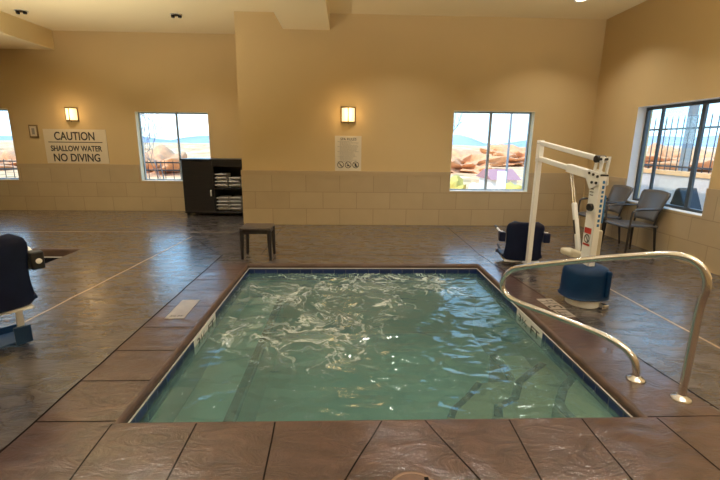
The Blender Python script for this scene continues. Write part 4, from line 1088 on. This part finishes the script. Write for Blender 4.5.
def blob(name, x, y, z, r, sz, m, label, cat, group, seed, rough=0.25, sub=3):
    bm = bmesh.new(); bmesh.ops.create_icosphere(bm, subdivisions=sub, radius=1.0)
    for v in bm.verts:
        k = 1 + rough*noise.noise(v.co*1.7 + V((seed*3.1, 0, 0))) + rough*.7*noise.noise(v.co*5 + V((0, seed, 0)))
        v.co = V((v.co.x*r*k, v.co.y*r*k, v.co.z*sz*k))
    me = bpy.data.meshes.new(name); bm.to_mesh(me); bm.free(); o = obj(name, me, m, angle=70); o.location = (x, y, z)
    return tag(o, label, cat, group)
blob('yellow_shrub', 3.75, 14.4, -0.05, 0.42, 0.45, M['yellowleaf'], 'yellow shrub outside the back window, left of the pale boulder', 'shrub', 'yellow desert shrubs', 1, 0.5)
blob('yellow_shrub', 6.05, 15.2, -0.25, 0.50, 0.42, M['yellowleaf'], 'yellow shrub outside the back window, right of the white post', 'shrub', 'yellow desert shrubs', 2, 0.5)
blob('pale_boulder', 4.66, 14.8, -0.15, 0.32, 0.40, M['palerock'], 'pale rounded boulder outside the back window beside the yellow shrub', 'boulder', None, 3, 0.15)
for k, (x, y, z, r, sz, lb) in enumerate(((15.5, 58, -1.9, 5.5, 2.0, 'broad red rock outcrop in the left half of the window behind the lift arm'),
                                  (33, 84, -1.9, 7.5, 2.3, 'red rock outcrop in the right half of the window behind the lift arm'),
                                  (-21, 50, -2.1, 5.5, 1.9, 'red rock outcrop beyond the alcove window'),
                                  (-44, 58, -2.3, 7.0, 2.0, 'red rock outcrop beyond the window at the left edge'),
                                  (52, 66, -2.0, 9.0, 2.8, 'red rock outcrop beyond the fence outside the right window'))):
    blob('rock_outcrop', x, y, z, r, sz, M['rock'], lb, 'rock', 'red rock outcrops', 10+k, 0.8, 5)

# ------------------------------------------------------------------ light
w = bpy.data.worlds.new('sky'); S.world = w; w.use_nodes = True; nt = w.node_tree; nt.nodes.clear()
out = nt.nodes.new('ShaderNodeOutputWorld'); bg = nt.nodes.new('ShaderNodeBackground')
tc = N(nt, 'ShaderNodeTexCoord'); sp = N(nt, 'ShaderNodeSeparateXYZ'); L(nt, tc.outputs['Generated'], sp.inputs[0])
cr = N(nt, 'ShaderNodeValToRGB'); e = cr.color_ramp.elements
e[0].position = 0.0; e[0].color = (0.155, 0.215, 0.265, 1); e[1].position = 0.6; e[1].color = (0.06, 0.16, 0.33, 1)
x_ = e.new(0.12); x_.color = (0.105, 0.195, 0.275, 1)
L(nt, sp.outputs['Z'], cr.inputs[0])
cn = N(nt, 'ShaderNodeTexNoise', Scale=3.0, Detail=6.0, Roughness=0.6); mp = N(nt, 'ShaderNodeMapping'); mp.inputs['Scale'].default_value = (1, 1, 4)
L(nt, tc.outputs['Generated'], mp.inputs[0]); L(nt, mp.outputs[0], cn.inputs['Vector'])
rg_ = N(nt, 'ShaderNodeMapRange'); rg_.inputs['From Min'].default_value = 0.48; rg_.inputs['From Max'].default_value = 0.66
L(nt, cn.outputs['Fac'], rg_.inputs['Value'])
mx = N(nt, 'ShaderNodeMix', _data_type='RGBA'); mx.inputs[7].default_value = (0.22, 0.25, 0.28, 1)
L(nt, rg_.outputs[0], mx.inputs[0]); L(nt, cr.outputs[0], mx.inputs[6]); L(nt, mx.outputs[2], bg.inputs[0]); bg.inputs[1].default_value = 10.0
L(nt, bg.outputs[0], out.inputs[0])

def light(kind, name, loc, energy, col, size=0.1, rot=None, spread=None):
    l = bpy.data.lights.new(name, kind); l.energy = energy; l.color = col
    if kind == 'AREA':
        l.shape = 'DISK'; l.size = size
        if spread: l.spread = spread
    elif kind == 'SUN': l.angle = 0.01
    else: l.shadow_soft_size = size
    o = bpy.data.objects.new(name, l); COL.objects.link(o); o.location = loc
    if rot: o.rotation_euler = rot
    return o
sun = light('SUN', 'sun', (0, 0, 20), 4.5, (1.0, 0.93, 0.82)); sun.rotation_euler = V((0.55, 0.62, -0.75)).to_track_quat('-Z', 'Y').to_euler()
WARM = (1.0, 0.95, 0.87)
for x, y in ((-5.73, 8.0), (-3.05, 8.0), (3.63, 6.8), (0.9, 6.6)):  # lamps at the ceiling fixtures, then one added fill lamp without a fixture
    light('AREA', 'downlight_and_fill', (x, y, H-0.06), 16, WARM, 0.14, spread=math.radians(115))
for x in (-7.5, -4.6, -2.4, 1.2, 3.4):  # added unseen fill lamps under the rest of the ceiling, no fixtures
    for y in (4.4, 1.2, -1.8):
        light('AREA', 'downlight_and_fill', (x, y, H-0.03), 17, WARM, 0.2, spread=math.radians(125))
# added fill lamps aimed up to brighten the ceiling, all outside the view
for x, y, z, e_, aim in ((-5.5, 5.3, -0.15, 115, (0.28, 0.12, 1)), (-6.5, 1.5, -0.15, 70, (0, 0, 1)), (4.3, 2.4, 0.3, 60, (-0.15, 0.35, 1)), (0.3, -1.2, 0.3, 60, (0, 0.5, 1)), (-2.6, -1.2, 0.3, 60, (0, 0.5, 1)), (3.2, -1.4, 0.3, 55, (0, 0.5, 1))):
    o = light('AREA', 'added_ceiling_fill', (x, y, z), e_, (1.0, 0.95, 0.85), 0.4, spread=math.radians(105))
    o.rotation_euler = V(aim).to_track_quat('-Z', 'Y').to_euler()
